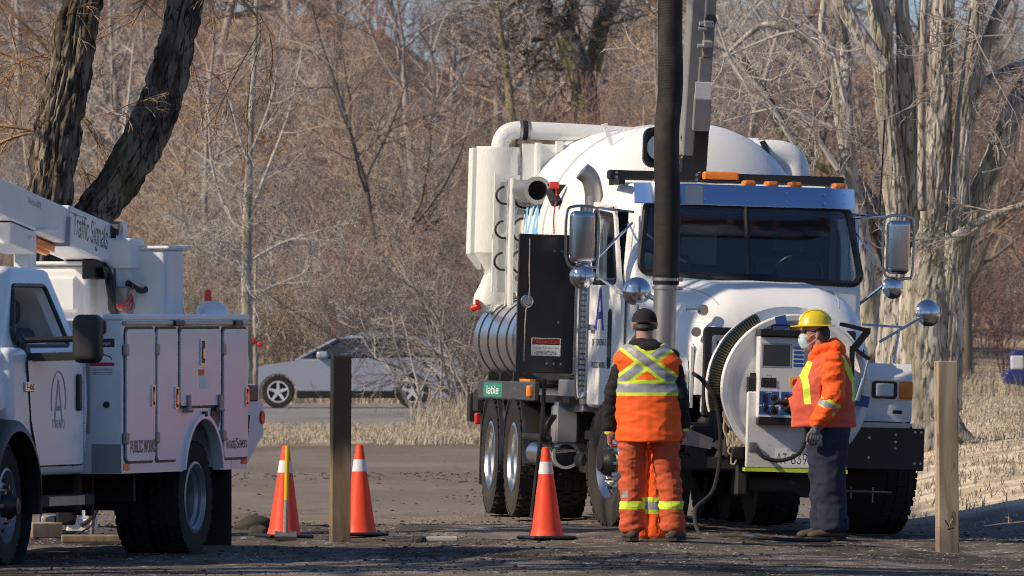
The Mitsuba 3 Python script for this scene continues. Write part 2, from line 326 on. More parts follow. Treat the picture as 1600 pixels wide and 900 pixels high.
def big_limb(P, R, sides=40, ridge=.05, seed=0, step=.06, flute=0.0, fine=.034):
    """a thick trunk or limb with furrowed bark: ridges run along it"""
    P = np.asarray(P, float); R = np.asarray(R, float); n0 = len(P)
    Q = smoothpts(np.c_[P, R], 10); d = np.linalg.norm(np.diff(Q[:, :3], axis=0), axis=1); s = np.r_[0, np.cumsum(d)]; m = max(6, int(s[-1]/step))
    u = np.linspace(0, s[-1], m); Q = np.stack([np.interp(u, s, Q[:, k]) for k in range(4)], -1)
    t, N, B = frames(Q[:, :3]); a = np.arange(sides)*2*math.pi/sides
    ca, sa = np.cos(a), np.sin(a); A = np.broadcast_to(ca, (m, sides)); S = np.broadcast_to(sa, (m, sides)); U = np.repeat(u[:, None], sides, 1); r = Q[:, 3:4]
    q = np.stack([A*r/.12*1.1, S*r/.12*1.1, U*.8], -1)
    w = meshkit.fbm(q*.35+seed, 2, seed+1)
    q2 = np.stack([A*r/fine+w*1.6, S*r/fine+w*1.6, U*4.2], -1)
    rid = np.abs(meshkit.noise(q2, seed+3)*2-1); rid2 = np.abs(meshkit.noise(q2*2.1+5, seed+4)*2-1)
    rid3 = np.abs(meshkit.noise(np.stack([A*r/(fine*1.9)+5, S*r/(fine*1.9)+5, U*2.3], -1), seed+11)*2-1)
    disp = ridge*(np.minimum(rid, .5)*.8+np.minimum(rid3, .45)*.9+rid2*.35-.5)+r*.18*(meshkit.fbm(q*.5+9, 2, seed+8)-.5)*2*(.4+flute)
    rr = r+disp*np.minimum(1, r/.15)
    v = Q[:, None, :3]+rr[..., None]*(ca[None, :, None]*N[:, None]+sa[None, :, None]*B[:, None])
    return v.reshape(-1, 3), grid_faces(m, sides, True)

# ------------------------------------------------------------------ shrubs and far trees: prototypes, then copies
def shrub(seed, h, stems, opt):
    r = np.random.default_rng(seed); out = {}
    for k in range(stems):
        a = r.uniform(0, 2*math.pi); s = r.uniform(.05, .55); d = np.array([math.cos(a)*s, math.sin(a)*s, 1])
        p = np.array([math.cos(a), math.sin(a), 0])*r.uniform(0, .25)*h*.3
        grow(r, wander(r, p, d, h*r.uniform(.6, 1), 6, .10, .02), .014*h/3, .006, 0, opt, out)
    return mesh_branches(out, (0, 1, 2, 3), (3, 3, 3, 3))
OS = dict(levels=2, kids=(9, 5), start=(.25, .2), spread=((20, 55), (25, 60)), len=((.3, .55), (.35, .6)), seg=(6, 4, 3), wob=(.1, .16, .2), up=(0, .04, .03), rmin=.0045)
OD = dict(OS, kids=(12, 6), spread=((30, 75), (25, 70)), wob=(.1, .22, .25))
def fartree(seed, h, opt, lean=0.0, r0=None):
    r = np.random.default_rng(seed); out = {}
    P = wander(r, (0, 0, -.2), (lean, r.uniform(-.1, .1), 1), h, 10, .06, .03)
    grow(r, P, r0 or h*.013, h*.003, 0, opt, out); return out
OT = dict(levels=3, kids=(16, 8, 5), start=(.22, .2, .15), spread=((35, 70), (30, 60), (25, 60)), len=((.28, .5), (.35, .55), (.4, .65)), seg=(10, 7, 4, 3), wob=(.06, .13, .18, .2), up=(0, .06, .05, .04), rmin=.006)
def shapegroup(name, parts):
    scene[name] = {'type': 'shapegroup', **{k: mikit.ply(m, b, sm) for k, (m, b, sm) in parts.items()}}
    return name
SH = [shrub(100+i, 3.0, (13, 15, 11, 9)[i], (OS, OD, OS, OD)[i]) for i in range(4)]
rng = np.random.default_rng(5)
def inst(key, group, x, y, z, s, a, sz=None):
    scene[key] = {'type': 'instance', 'to_world': T().translate([float(x), float(y), float(z)]).rotate([0, 0, 1], float(a)).scale([float(s), float(s), float(sz or s)]), 'g': {'type': 'ref', 'id': group}}
GR = {}
for i, c in [(0, 'grey'), (1, 'grey'), (2, 'brown'), (3, 'brown'), (0, 'red'), (1, 'straw'), (2, 'pale'), (3, 'dark'), (1, 'brown')]:
    GR.setdefault(c, []).append(shapegroup(f'shrub_{c}_{i}', {'twigs': (SH[i], 'mat_twig_'+c, False)}))
n = 0
def colour_at(px, py):
    """which twig colours grow where on the slope (a patchwork of species)"""
    w = dict(grey=.8, brown=1.9, pale=.2, dark=.5, straw=.2, red=.5)
    if 380 < px < 620 and 120 < py < 330: w['red'] += 1.6
    if px > 1480 and 200 < py < 560: w['red'] += .9
    if py > 330 and px < 720: w['grey'] += 1.2; w['straw'] += .7; w['brown'] *= .6
    if 680 < px < 1050: w['brown'] += 1.5
    k = list(w); p = np.array([w[c] for c in k]); return k[rng.choice(len(k), p=p/p.sum())]
def row(Y, step, smin, smax, x0=None, x1=None):
    global n
    half = 800/F*Y*1.12
    for x in np.arange(-half if x0 is None else x0, half if x1 is None else x1, step):
        X = x+rng.uniform(-.5, .5)*step; YY = Y+rng.uniform(-3, 3)
        if X > 7.6 and YY < 291: continue
        z = float(gz(X, YY)); s = rng.uniform(smin, smax)*(.72 if Y > 320 and -4.6 < X < 3.0 else 1)
        px, py = 800+F*X/YY, HY-F*(z+s*1.5-HC)/YY; c = colour_at(px, py); g = GR[c][rng.integers(len(GR[c]))]
        inst('thicket' if n == 0 else f'thicket__{n:03d}', g, X, YY, z-.05, s, rng.uniform(0, 360), s*rng.uniform(.9, 1.35)); n += 1
for Y in (243, 247, 252, 258, 265, 273, 281, 290, 300, 311, 323, 336, 350, 365, 382, 400, 416, 434, 452): row(Y, 1.15+(Y-243)*.006, .75+(Y-243)*.0022, 1.25+(Y-243)*.003)
lab('thicket', 'thick bare grey brown brushwood covering the slope behind the road', kind='stuff')
FT = []
for i in range(5):
    o = fartree(300+i, (9.5, 11, 8.5, 12, 10)[i], OT, (.0, .12, -.1, .05, -.05)[i])
    tb = mesh_branches(o, (0, 1), (7, 4, 3, 3)); cb = mesh_branches(o, (2, 3), (3, 3, 3, 3))
    FT.append([shapegroup(f'fartree_{i}_{c}', {'trunk': (tb, 'mat_twig_'+('dark' if c == 'brown' else 'pale' if c == 'pale' else 'grey'), 60), 'crown': (cb, 'mat_twig_'+c, False)}) for c in (('brown', 'pale'), ('grey', 'orange'), ('grey', 'brown'), ('brown', 'grey'), ('orange', 'grey'))[i]])
FTN = dict(brown='tall bare brown twigged tree on the slope', pale='tall tree with pale grey branches on slope', grey='tall bare grey tree on the slope', orange='tall tree with orange tinted twigs on slope')
FARPX = []
def far(i, j, px, Y, s):
    x = (px-800)/F*Y; k = key_of('bare_tree'); g = FT[i][j]; inst(k, g, x, Y, gz(x, Y)-.1, s, rng.uniform(0, 360)); c = g.split('_')[-1]
    lab(k, FTN[c], 'tree', f'bare {c} trees on the wooded slope'); FARPX.append((px, k, c))
for px in range(-60, 1700, 75):
    if 600 < px < 960 and rng.random() < .6: continue
    far(int(rng.integers(5)), int(rng.integers(2)), px+rng.uniform(-25, 25), rng.uniform(300, 420), rng.uniform(.9, 1.35))
for px in range(-40, 1680, 120):
    if 690 < px < 940: continue
    far(int(rng.integers(5)), int(rng.integers(2)), px+rng.uniform(-35, 35), rng.uniform(262, 300), rng.uniform(.6, .95))
ORD = 'first second third fourth fifth sixth seventh eighth ninth tenth eleventh twelfth thirteenth fourteenth fifteenth sixteenth seventeenth eighteenth nineteenth twentieth'.split()
for c in TW:
    for i, (px, k, _) in enumerate(sorted(q for q in FARPX if q[2] == c)): labels[k]['label'] = f'{FTN[c]}, {ORD[min(i, 19)]} of these from the left'
# ------------------------------------------------------------------ the trees one can tell apart
world(np.eye(4))
def limb(pts, Y, rad, dy=None, step=.08, sides=36, ridge=.05, seed=0, flute=0.0, fine=.034):
    """limb through photograph points at distance Y; rad in pixels of half width"""
    dy = dy or [0]*len(pts); P = np.array([at(px, py, Y+d) for (px, py), d in zip(pts, dy)]); R = np.array(rad)*Y/F
    return big_limb(P, R, sides, ridge, seed, step, flute, fine)
def twigs(rng, P, n, L, r0, opt, levels=(0, 1, 2), bias=(0, 0, 0)):
    """side branches along the polyline P"""
    out = {}; P = np.asarray(P, float)
    for _ in range(n):
        t = rng.uniform(.1, 1)*(len(P)-1); i = min(int(t), len(P)-2); q = P[i]+(P[i+1]-P[i])*(t-i); d = rng.normal(0, 1, 3)+np.asarray(bias); d /= np.linalg.norm(d); l = L*rng.uniform(.5, 1.2)
        grow(rng, wander(rng, q, d, l, opt['seg'][0], opt['wob'][0], opt['up'][0], opt.get('sag', 0)), r0*rng.uniform(.6, 1.1), .004, 0, opt, out)
    return mesh_branches(out, levels, (5, 3, 3, 3))
OB = dict(levels=3, kids=(7, 5, 4), start=(.2, .2, .1), spread=((25, 65), (25, 60), (25, 60)), len=((.35, .6), (.35, .6), (.4, .6)), seg=(8, 6, 4, 3), wob=(.16, .2, .22, .22), up=(.03, .04, .03, .02), rmin=.0045)
# willow behind the bucket truck: two stems from one foot
Yw = 93.; wt_ = thing('willow_tree', 'willow with two dark furrowed leaning trunks behind the bucket truck', 'tree')
put('trunk', cat(limb([(38, 800), (46, 560), (58, 400), (78, 300), (92, 200), (112, 100), (128, 0), (150, -120)], Yw, [58, 46, 38, 34, 34, 30, 29, 28], step=.03, sides=110, ridge=.07, fine=.026, seed=1)), 'mat_bark_willow', wt_, True)
put('trunk', cat(limb([(78, 800), (95, 480), (135, 358), (175, 300), (235, 200), (268, 100), (292, 0), (310, -90)], Yw, [52, 36, 30, 29, 31, 27, 26, 25], [0, .1, .2, .25, .3, .4, .5, .5], step=.03, sides=110, ridge=.07, fine=.026, seed=2)), 'mat_bark_willow', wt_, True)
rw = np.random.default_rng(3)
OW = dict(OB, levels=2, kids=(6, 4), spread=((15, 45), (15, 45)), up=(-.02, -.06, -.05), wob=(.12, .14, .15), sag=.06, rmin=.0028)
tw = []
for q in (((-60, 60), (60, 110), (150, 215), (60, 10)), ((-40, -30), (40, 40), (90, 100), (60, 8)), ((-70, 190), (30, 200), (90, 215), (55, 8)), ((300, -40), (250, -30), (205, 40), (190, 8)), ((300, -60), (360, -20), (430, 60), (460, 8)), ((-30, 240), (20, 215), (70, 205), (60, 8))):
    P = np.array([at(px, py, Yw+.6) for px, py in q[:3]]); tw.append(tube(smoothpts(P, 5), np.linspace(.025, .008, 11), 6)); tw.append(twigs(rw, smoothpts(P, 5), 8, 1.1, .0055, OW, bias=(-.3, 0, -.3)))
put('twigs', cat(*tw), 'mat_twig_orange', wt_, False); lab(wt_+'__twigs', kind='stuff')
# great pale many stemmed tree behind the vacuum truck
Yt = 128.; bt_ = thing('great_tree', 'great pale barked tree with many upright stems behind the truck at right', 'tree')
ST = [([(1449, 740), (1449, 660), (1449, 560), (1449, 470), (1456, 390), (1462, 330), (1467, 180), (1473, 40), (1476, -60)], [66, 52, 47, 44, 30, 22, 19, 18, 17], 0, 1),
      ([(1392, 720), (1396, 560), (1402, 430), (1401, 330), (1388, 180), (1375, 40), (1366, -50)], [30, 26, 21, 18, 17, 17, 16], .25, 2),
      ([(1428, 620), (1432, 450), (1429, 330), (1418, 180), (1411, 40), (1408, -50)], [26, 17, 12, 14, 11, 10], .35, 3),
      ([(1478, 640), (1485, 450), (1498, 330), (1505, 200), (1524, 40), (1534, -50)], [24, 20, 17, 14, 12, 11], -.1, 4),
      ([(1386, 112), (1345, 55), (1310, -5), (1280, -70)], [13, 12, 12, 11], -.2, 5),
      ([(1474, 560), (1490, 430), (1520, 330), (1552, 255), (1588, 165), (1640, 60)], [24, 22, 19, 17, 15, 13], .55, 6),
      ([(1490, 300), (1513, 170), (1550, 125), (1630, 88)], [10, 11, 10, 8], .35, 7),
      ([(1441, 330), (1440, 180), (1443, 60), (1446, -40)], [7, 6, 6, 5], -.35, 8),
      ([(1510, 220), (1527, 120), (1560, 20), (1590, -40)], [9, 10, 9, 8], .3, 9),
      ([(1490, 372), (1530, 348), (1570, 330), (1630, 310)], [8, 7, 6, 4], -.3, 10),
      ([(1470, 640), (1492, 668), (1520, 690)], [22, 14, 6], -.3, 11)]
for pts, rad, dy, sd in ST:
    put('stem', limb(pts, Yt+dy, rad, step=.035, sides=80 if rad[0] > 20 else 32, ridge=.042 if rad[0] > 20 else .028, fine=.026, seed=20+sd, flute=.2), 'mat_bark_pale', bt_, True)
rt = np.random.default_rng(9); tw = []
for q in ([(1480, 365), (1540, 350), (1620, 300)], [(1330, 60), (1290, 120), (1250, 210)], [(1545, 120), (1590, 60), (1620, 20)], [(1500, 300), (1560, 250), (1600, 235)], [(1380, 260), (1330, 210), (1290, 190)], [(1530, 60), (1500, 0), (1560, -30)]):
    P = smoothpts(np.array([at(px, py, Yt-.8) for px, py in q]), 5); tw.append(twigs(rt, P, 4, 1.3, .012, OB))
put('twigs', cat(*tw), 'mat_twig_grey', bt_, False); lab(bt_+'__twigs', kind='stuff')
# low limb and pale thin stems left of it
Yl = 150.; lt = thing('leaning_tree', 'crooked pale tree with a thick dark low limb between truck roof and great tree', 'tree')
for i, (pts, rad) in enumerate([([(1365, 560), (1345, 380), (1325, 260), (1322, 160), (1318, 60), (1280, -40)], [20, 17, 14, 10, 8, 6]), ([(1400, 420), (1360, 330), (1310, 265), (1240, 225), (1195, 150), (1160, 90)], [22, 20, 17, 12, 8, 5]), ([(1320, 150), (1290, 80), (1240, 50), (1190, 40), (1130, 90)], [10, 9, 7, 5, 3]), ([(1335, 300), (1315, 210), (1305, 130), (1285, 60), (1290, -20)], [9, 8, 7, 6, 5])]):
    put('limb', limb(pts, Yl+i*.4, rad, step=.09, sides=24, ridge=.04, seed=40+i), 'mat_bark_oak' if i == 1 else 'mat_bark_pale', lt, True)
tw = []
for q in ([(1240, 225), (1195, 150), (1120, 60)], [(1300, 90), (1240, 50), (1130, 90)], [(1300, 200), (1220, 170), (1130, 190)], [(1310, 265), (1250, 190), (1130, 130)], [(1320, 160), (1290, 60), (1200, 20)], [(1200, 150), (1150, 110), (1115, 20)]):
    P = smoothpts(np.array([at(px, py, Yl-.5) for px, py in q]), 5); tw.append(tube(P, np.linspace(.045, .012, len(P)), 6)); tw.append(twigs(rt, P, 4, 1.5, .012, dict(OB, kids=(5, 4, 3)), bias=(-.5, 0, .1)))
put('twigs', cat(*tw), 'mat_twig_pale', lt, False); lab(lt+'__twigs', kind='stuff')
# slender tree in the middle left
Ys = 203.; sl_ = thing('slender_tree', 'slender bare grey tree rising above the rear of the bucket truck', 'tree')
put('trunk', cat(limb([(386, 600), (385, 450), (387, 330), (392, 200), (398, 80), (402, -30)], Ys, [9, 8, 7, 5, 4, 3], step=.15, sides=14, ridge=.02, seed=60)), 'mat_bark_pale', sl_, True)
tw = []; rs_ = np.random.default_rng(17)
for q, r in (([(386, 370), (355, 330), (330, 250), (325, 130)], .05), ([(388, 340), (420, 260), (450, 180), (470, 90)], .05), ([(388, 430), (350, 405), (300, 385), (260, 390)], .045), ([(388, 470), (420, 450), (470, 430)], .03), ([(390, 260), (365, 180), (350, 80)], .035), ([(392, 240), (425, 150), (440, 40)], .035), ([(386, 410), (440, 380), (500, 360)], .035), ([(386, 400), (345, 370), (290, 350)], .03)):
    P = smoothpts(np.array([at(px, py, Ys) for px, py in q]), 5); tw.append(tube(P, np.linspace(r, .012, len(P)), 6)); tw.append(twigs(rs_, P, 8, 1.1, .014, OB))
put('branches', cat(*tw), 'mat_twig_pale', sl_, False); lab(sl_+'__branches', kind='stuff')
# tangled bush in front of the far car
ro = np.random.default_rng(23); ob = dict(OD, levels=3, kids=(9, 6, 3), seg=(7, 5, 4, 3), spread=((25, 70), (25, 65), (25, 60)), len=((.3, .5), (.35, .6), (.4, .6)), start=(.15, .15, .1), wob=(.12, .22, .25, .25), up=(.0, .02, .02, .02), rmin=.004)
for px, Y, h, n, cname, label in ((655, 206, 2.9, 4, 'pale', 'tangled pale bare bush overhanging the car on the far road'), (722, 203, 3.4, 10, 'grey', 'dense bare grey bush beside the vacuum truck rear wheels'), (735, 212, 4.6, 10, 'dark', 'tall dark bare bush rising behind the water tank')):
    k = thing('bush', label, 'bush'); out = {}; x = (px-800)/F*Y
    for j in range(n):
        a = ro.uniform(0, 2*math.pi); s = ro.uniform(.2, 1.3); d = (math.cos(a)*s-.1, math.sin(a)*s*.6, 1)
        grow(ro, wander(ro, (x+ro.normal(0, .25), Y+ro.normal(0, .4), float(gz(x, Y))), d, h*ro.uniform(.7, 1.1), 8, .15, .0), .028, .008, 0, ob, out)
    put('stems', mesh_branches(out, (0,), (6, 4, 3, 3)), 'mat_twig_'+cname, k, True); put('twigs', mesh_branches(out, (1, 2, 3), (5, 3, 3, 3)), 'mat_twig_'+cname, k, False); lab(k+'__twigs', kind='stuff'); lab(k+'__stems', kind='stuff')
# big old oak far behind and its slim neighbour
Yo = 300.; ok = thing('old_oak', 'big dark spreading oak against the sky above the tank', 'tree')
for i, (pts, rad) in enumerate([([(925, 330), (915, 160), (898, 95), (880, 50)], [26, 22, 22, 18]), ([(895, 90), (862, 30), (835, -15), (800, -50)], [18, 15, 12, 9]), ([(905, 110), (888, 40), (895, -10), (910, -60)], [12, 10, 9, 7]), ([(925, 110), (940, 40), (965, -10), (980, -50)], [14, 13, 12, 10]), ([(870, 55), (835, 60), (790, 70), (750, 85)], [8, 6, 4, 3]), ([(880, 110), (850, 90), (820, 115)], [6, 4, 2]), ([(860, 30), (840, -5), (790, 10), (740, 15)], [9, 6, 4, 3])]):
    put('limb', limb(pts, Yo+i*.5, rad, step=.25, sides=14, ridge=.05, seed=70+i), 'mat_bark_oak', ok, True)
tw = []
for q in ([(835, -15), (790, 10), (700, 30)], [(835, 60), (780, 70), (690, 60)], [(895, 0), (850, -20), (790, -30)], [(940, 40), (1000, 25), (1040, 15)], [(870, 50), (810, 110), (760, 140)], [(900, 30), (905, 0), (930, -20)]):
    P = smoothpts(np.array([at(px, py, Yo) for px, py in q]), 5); tw.append(tube(P, np.linspace(.07, .02, len(P)), 5)); tw.append(twigs(rt, P, 14, 2.2, .03, dict(OB, rmin=.008)))
put('twigs', cat(*tw), 'mat_twig_dark', ok, False); lab(ok+'__twigs', kind='stuff')
nt = thing('slim_oak', 'slim pale trunked tree with crooked branches left of the big oak', 'tree'); put('trunk', limb([(805, 240), (793, 120), (782, 50), (778, -40)], 296, [7, 6, 5, 4], step=.3, sides=12, ridge=.03, seed=80), 'mat_bark_oak', nt, True)
tw = []
for q in ([(785, 70), (750, 50), (700, 35)], [(788, 70), (750, 80), (720, 90)], [(785, 60), (770, 20), (740, -20)], [(783, 40), (810, 20), (840, 40)]):
    P = smoothpts(np.array([at(px, py, 296) for px, py in q]), 5); tw.append(tube(P, np.linspace(.06, .02, len(P)), 5)); tw.append(twigs(rt, P, 8, 1.6, .025, dict(OB, rmin=.008)))
put('twigs', cat(*tw), 'mat_twig_grey', nt, False); lab(nt+'__twigs', kind='stuff')
# trees of the yard left of the picture: only their shade reaches in
def shade_tree(x, y, h, r, seed, label):
    k = thing('yard_tree', label, 'tree'); rg = np.random.default_rng(seed); out = {}
    P = wander(rg, (x, y, -.2), (.1, .05, 1), h, 8, .05, .02); grow(rg, P, r, r*.35, 0, dict(OT, levels=3, kids=(11, 8, 6), start=(.25, .2, .1), spread=((35, 65), (30, 60), (30, 60)), len=((.35, .55), (.35, .6), (.4, .6)), rmin=.012), out)
    put('trunk', mesh_branches(out, (0,), (14, 6, 4, 3)), 'mat_bark_willow', k, True); put('crown', mesh_branches(out, (1, 2, 3), (14, 6, 4, 3)), 'mat_twig_brown', k, False); lab(k+'__crown', kind='stuff')
SH_DIR = SUN/np.linalg.norm(SUN)
for i, (tx, ty, tz, hc, h, r) in enumerate([(1.6, 92.5, 2.2, 10, 15, .32), (0.3, 78.5, 0, 9, 13, .3), (4.5, 80, 0, 10, 15, .32)]):
    # stands where the sun's ray through the shaded place comes down from the crown
    k_ = (hc-tz)/SH_DIR[2]; x, y = tx+SH_DIR[0]*k_, ty+SH_DIR[1]*k_
    shade_tree(x, y, h, r, 500+i, f'bare yard tree outside the picture to the left, {("tallest of them", "smallest of them", "nearest to the camera")[i]}')
# ------------------------------------------------------------------ materials of the made things
def dirty(base, dirt=(.20, .17, .14), amount=.5, z0=0.0, z1=1.6, sc=1.0, streak=True):
    """paint with road film: thicker low down, run marks, specks"""
    def fn(p, n, uv):
        m = fb(p.x*2.2*sc, p.y*2.2*sc, p.z*1.1*sc, 4); r = fb(p.x*26*sc, p.y*26*sc, p.z*2.0, 3); s = sstep(.74, .82, nz(p.x*55, p.y*55, p.z*55))
        low = 1-sstep(z0, z1, p.z+(m-.5)*.8)
        k = amount*(.10+.75*low)*(.35+m)*(.6+.8*r)+s*amount*.25*(.3+low)
        return mx(base, dirt, dr.clip(k, 0, .9))
    return mikit.proc(fn)
mat('mat_white', prin(dirty((.80, .80, .79), amount=.55), .34, coat=.8))
mat('mat_white_matt', prin(dirty((.74, .74, .71), amount=.4, z1=2.5), .5))
mat('mat_black', prin(dirty((.012, .012, .013), (.06, .055, .05), .22), .4))
mat('mat_black_gloss', prin((.008, .008, .009), .2, coat=.5))
mat('mat_chassis', prin(dirty((.016, .015, .015), (.06, .052, .045), .3, z1=1.0), .7))
mat('mat_rubber', prin(dirty((.018, .017, .017), (.09, .08, .07), .5, z1=1.0), .85, spec=.25))
mat('mat_chrome', {'type': 'roughconductor', 'material': 'Al', 'alpha': .04, 'specular_reflectance': rgb(.75, .76, .78)})
mat('mat_alu', prin(dirty((.80, .80, .81), (.35, .32, .29), .4, z1=1.4), .28, 1.0))
mat('mat_alu_dull', prin(dirty((.55, .55, .55), (.22, .2, .18), .6, z1=1.6), .45, .9))
mat('mat_steel', prin(dirty((.45, .44, .43), (.2, .15, .11), .7, z1=3, sc=2), .42, .85))
mat('mat_grey', prin(dirty((.30, .31, .32), amount=.4), .5))
mat('mat_amber', prin((.75, .20, .02), .2, coat=.6)); mat('mat_red', prin((.62, .03, .02), .3, coat=.4)); mat('mat_lens', prin((.62, .64, .66), .1, coat=.9))
mat('mat_blue', prin((.03, .09, .32), .35)); mat('mat_blue_light', prin((.18, .48, .78), .4)); mat('mat_green', prin((.03, .22, .16), .45)); mat('mat_yellow', prin((.80, .56, .02), .4))
mat('mat_sign_white', prin((.78, .78, .76), .5)); mat('mat_ink', prin((.02, .02, .02), .5)); mat('mat_ink_blue', prin((.05, .06, .28), .5)); mat('mat_lime', prin((.55, .68, .05), .5))
mat('mat_rope', prin((.52, .43, .31), .9)); mat('mat_screen', prin((.03, .05, .06), .12, coat=1.0)); mat('mat_seat', prin((.07, .08, .10), .8)); mat('mat_panel_face', prin((.62, .63, .63), .45))
scene['mat_glass'] = {'type': 'thindielectric', 'int_ior': 1.52, 'specular_transmittance': rgb(.62, .70, .74)}
def hose_col(p, n, uv): return mx((.016, .015, .014), (.085, .068, .05), sstep(.45, .75, fb(p.x*5, p.y*5, p.z*2.5, 4))*.75+sstep(.6, .9, nz(p.x*9, p.y*9, p.z*40))*.12)
mat('mat_hose', {'type': 'bumpmap', 'arbitrary': mikit.proc(lambda p, n, uv: dr.sin(p.z*300+fb(p.x*6, p.y*6, p.z*4, 2)*14)*.2+fb(p.x*12, p.y*12, p.z*10, 3)), 'scale': .003, 'bsdf': prin(mikit.proc(hose_col), .75)})
# ------------------------------------------------------------------ wheels (used by both trucks)
def tyre(R, w, rr, lugs=46, rows=4, lug_h=.016):
    P = [(rr-.01, -.40*w), (rr+.012, -.47*w), (rr+.35*(R-rr), -.525*w), (R-.30*(R-rr), -.525*w), (R-.10*(R-rr), -.485*w), (R-.03, -.44*w), (R-lug_h, -.40*w)]
    t = lathe(P+[(r, -y) for r, y in P[::-1]]+[P[0]], 'y', 56); B = []
    for q in range(rows):
        y = (q-(rows-1)/2)/(rows-1)*.80*w; wid = .80*w/(rows-1)*.78; edge = q in (0, rows-1)
        for k in range(lugs):
            a = 2*math.pi*(k+.5*(q % 2))/lugs; l = 2*math.pi*R/lugs*(.62 if edge else .74)
            b = bx(R-lug_h*2, R-(.004 if edge else 0), y-wid/2, y+wid/2, -l/2, l/2)
            if edge: v, f = b; b = (np.vstack([v]), f)
            B.append(tf(b, rotm((0, 1, 0), math.degrees(a)+3*math.sin(k*7.3))))
    return t, cat(*B)
def wheel(parent, c, R, w, rr, side=-1, steer=0.0, deep=False, nuts=10, lugs=46, rows=4, bare=False, rim='mat_alu'):
    """side -1: outer face towards -v; steer in degrees (towards +v)"""
    global _W
    keep = _W; M = trm(*c) @ rotm((0, 0, 1), steer+(0 if side < 0 else 180)); _W = keep @ M
    k = key_of('wheel', parent)
    t, lg = tyre(R, w, rr, lugs, rows)
    put('tyre', t, 'mat_rubber', k, 35); lab(put('tread', lg, 'mat_rubber', k, False), kind='stuff')
    if not bare:
        o = -.44*w
        if deep: pr = [(rr+.012, o-.012), (rr-.008, o-.018), (rr-.022, o+.004), (rr-.034, o+.012), (rr-.036, o+.035), (rr-.058, o+.055), (rr-.062, .20*w), (rr-.07, .42*w), (.15, .46*w), (.14, .40*w)]; ny = .44*w; hub = [(.12, .42*w), (.12, .02*w), (.09, -.06*w), (0.001, -.07*w)]
        else: q_ = rr/.295; pr = [(rr+.012, o-.012), (rr-.008, o-.018), (rr-.03*q_, o+.02), (rr-.04*q_, o+.05), (rr-.075*q_, o+.075), (.19*q_, o+.02), (.15*q_, o+.01)]; ny = o+.02; hub = [(.125*q_, o+.02), (.115*q_, o-.02), (.10*q_, o-.05), (.075*q_, o-.075), (.07*q_, o-.095), (.001, o-.10)]
        put('rim', lathe(pr+[(.001, pr[-1][1])], 'y', 48), rim, k, 35)
        put('hub', lathe(hub, 'y', 24), 'mat_alu_dull' if deep else 'mat_black', k, 35)
        nr = .168 if deep else .150*rr/.295
        put('lug_nuts', cat(*[cyl((nr*math.cos(a), ny-.005, nr*math.sin(a)), (nr*math.cos(a), ny-.05, nr*math.sin(a)), .017, 6, .013) for a in np.arange(nuts)*2*math.pi/nuts]), 'mat_chrome', k, False)
        hr = rr-.062 if deep else .218*rr/.295
        put('hand_holes', cat(*[cyl((hr*math.cos(a), (.43*w if deep else o+.06)+.003, hr*math.sin(a)), (hr*math.cos(a), (.43*w-.03 if deep else o+.035), hr*math.sin(a)), .022 if deep else .030, 12) for a in (np.arange(10)+.5)*2*math.pi/10]), 'mat_ink', k, False)
    _W = keep
    return k

# ------------------------------------------------------------------ vacuum truck
VT = frame((1.955, 93.75, -0.03), math.radians(8.5), math.radians(1.7))
world(VT)
vt = thing('vacuum_truck', 'large white vacuum excavation truck with tank, chrome mirrors and front hose reel', 'truck')
for s in (-1, 1): wheel(vt, (0, 1.03*s, .525), .53, .35, .295, s, 11.0, nuts=10)
for u in (-5.05, -6.4):
    for s in (-1, 1):
        wheel(vt, (u, 1.10*s, .515), .515, .27, .29, s, deep=True, nuts=10)
        wheel(vt, (u, .77*s, .515), .515, .27, .29, s, bare=True)
wheel(vt, (-3.75, .77, .515), .515, .27, .29, 1, bare=True)
put('chassis', cat(*[bx(-8.2, .9, s*.43-.04, s*.43+.04, .72, 1.0) for s in (-1, 1)], *[bx(u, u+.12, -.43, .43, .74, .98) for u in (-7.6, -5.7, -3.4, -2, -.6, .7)],
    cyl((0, -1, .5), (0, 1, .5), .07), cyl((-5.05, -.9, .515), (-5.05, .9, .515), .11), cyl((-6.4, -.9, .515), (-6.4, .9, .515), .11), cyl((-5.05, 0, .52), (-.9, 0, .72), .06),
    lathe([(.001, -.2), (.2, -.1), (.22, 0), (.2, .1), (.001, .2)], 'x', 20, (-5.05, 0, .52)), lathe([(.001, -.2), (.2, -.1), (.22, 0), (.2, .1), (.001, .2)], 'x', 20, (-6.4, 0, .52)),
    *[tube(smoothpts([(-.75, s*.5, .72), (-.3, s*.5, .60), (0, s*.5, .58), (.3, s*.5, .60), (.75, s*.5, .74)]), .035, 6) for s in (-1, 1)],
    bx(-.5, .6, -.35, .35, .62, 1.1, .08), bx(-1.9, -.5, -.3, .3, .55, 1.05, .08), bx(.5, 1.05, -.62, .62, .56, .95, .05), bx(-1.4, -.7, -.95, .9, .95, 1.05),
    bx(-5.9, -5.5, .55, .75, .65, .9), bx(-5.9, -5.5, -.75, -.55, .65, .9), bx(-4.4, -2.3, .5, 1.15, .45, .95, .06)), 'mat_chassis', vt)
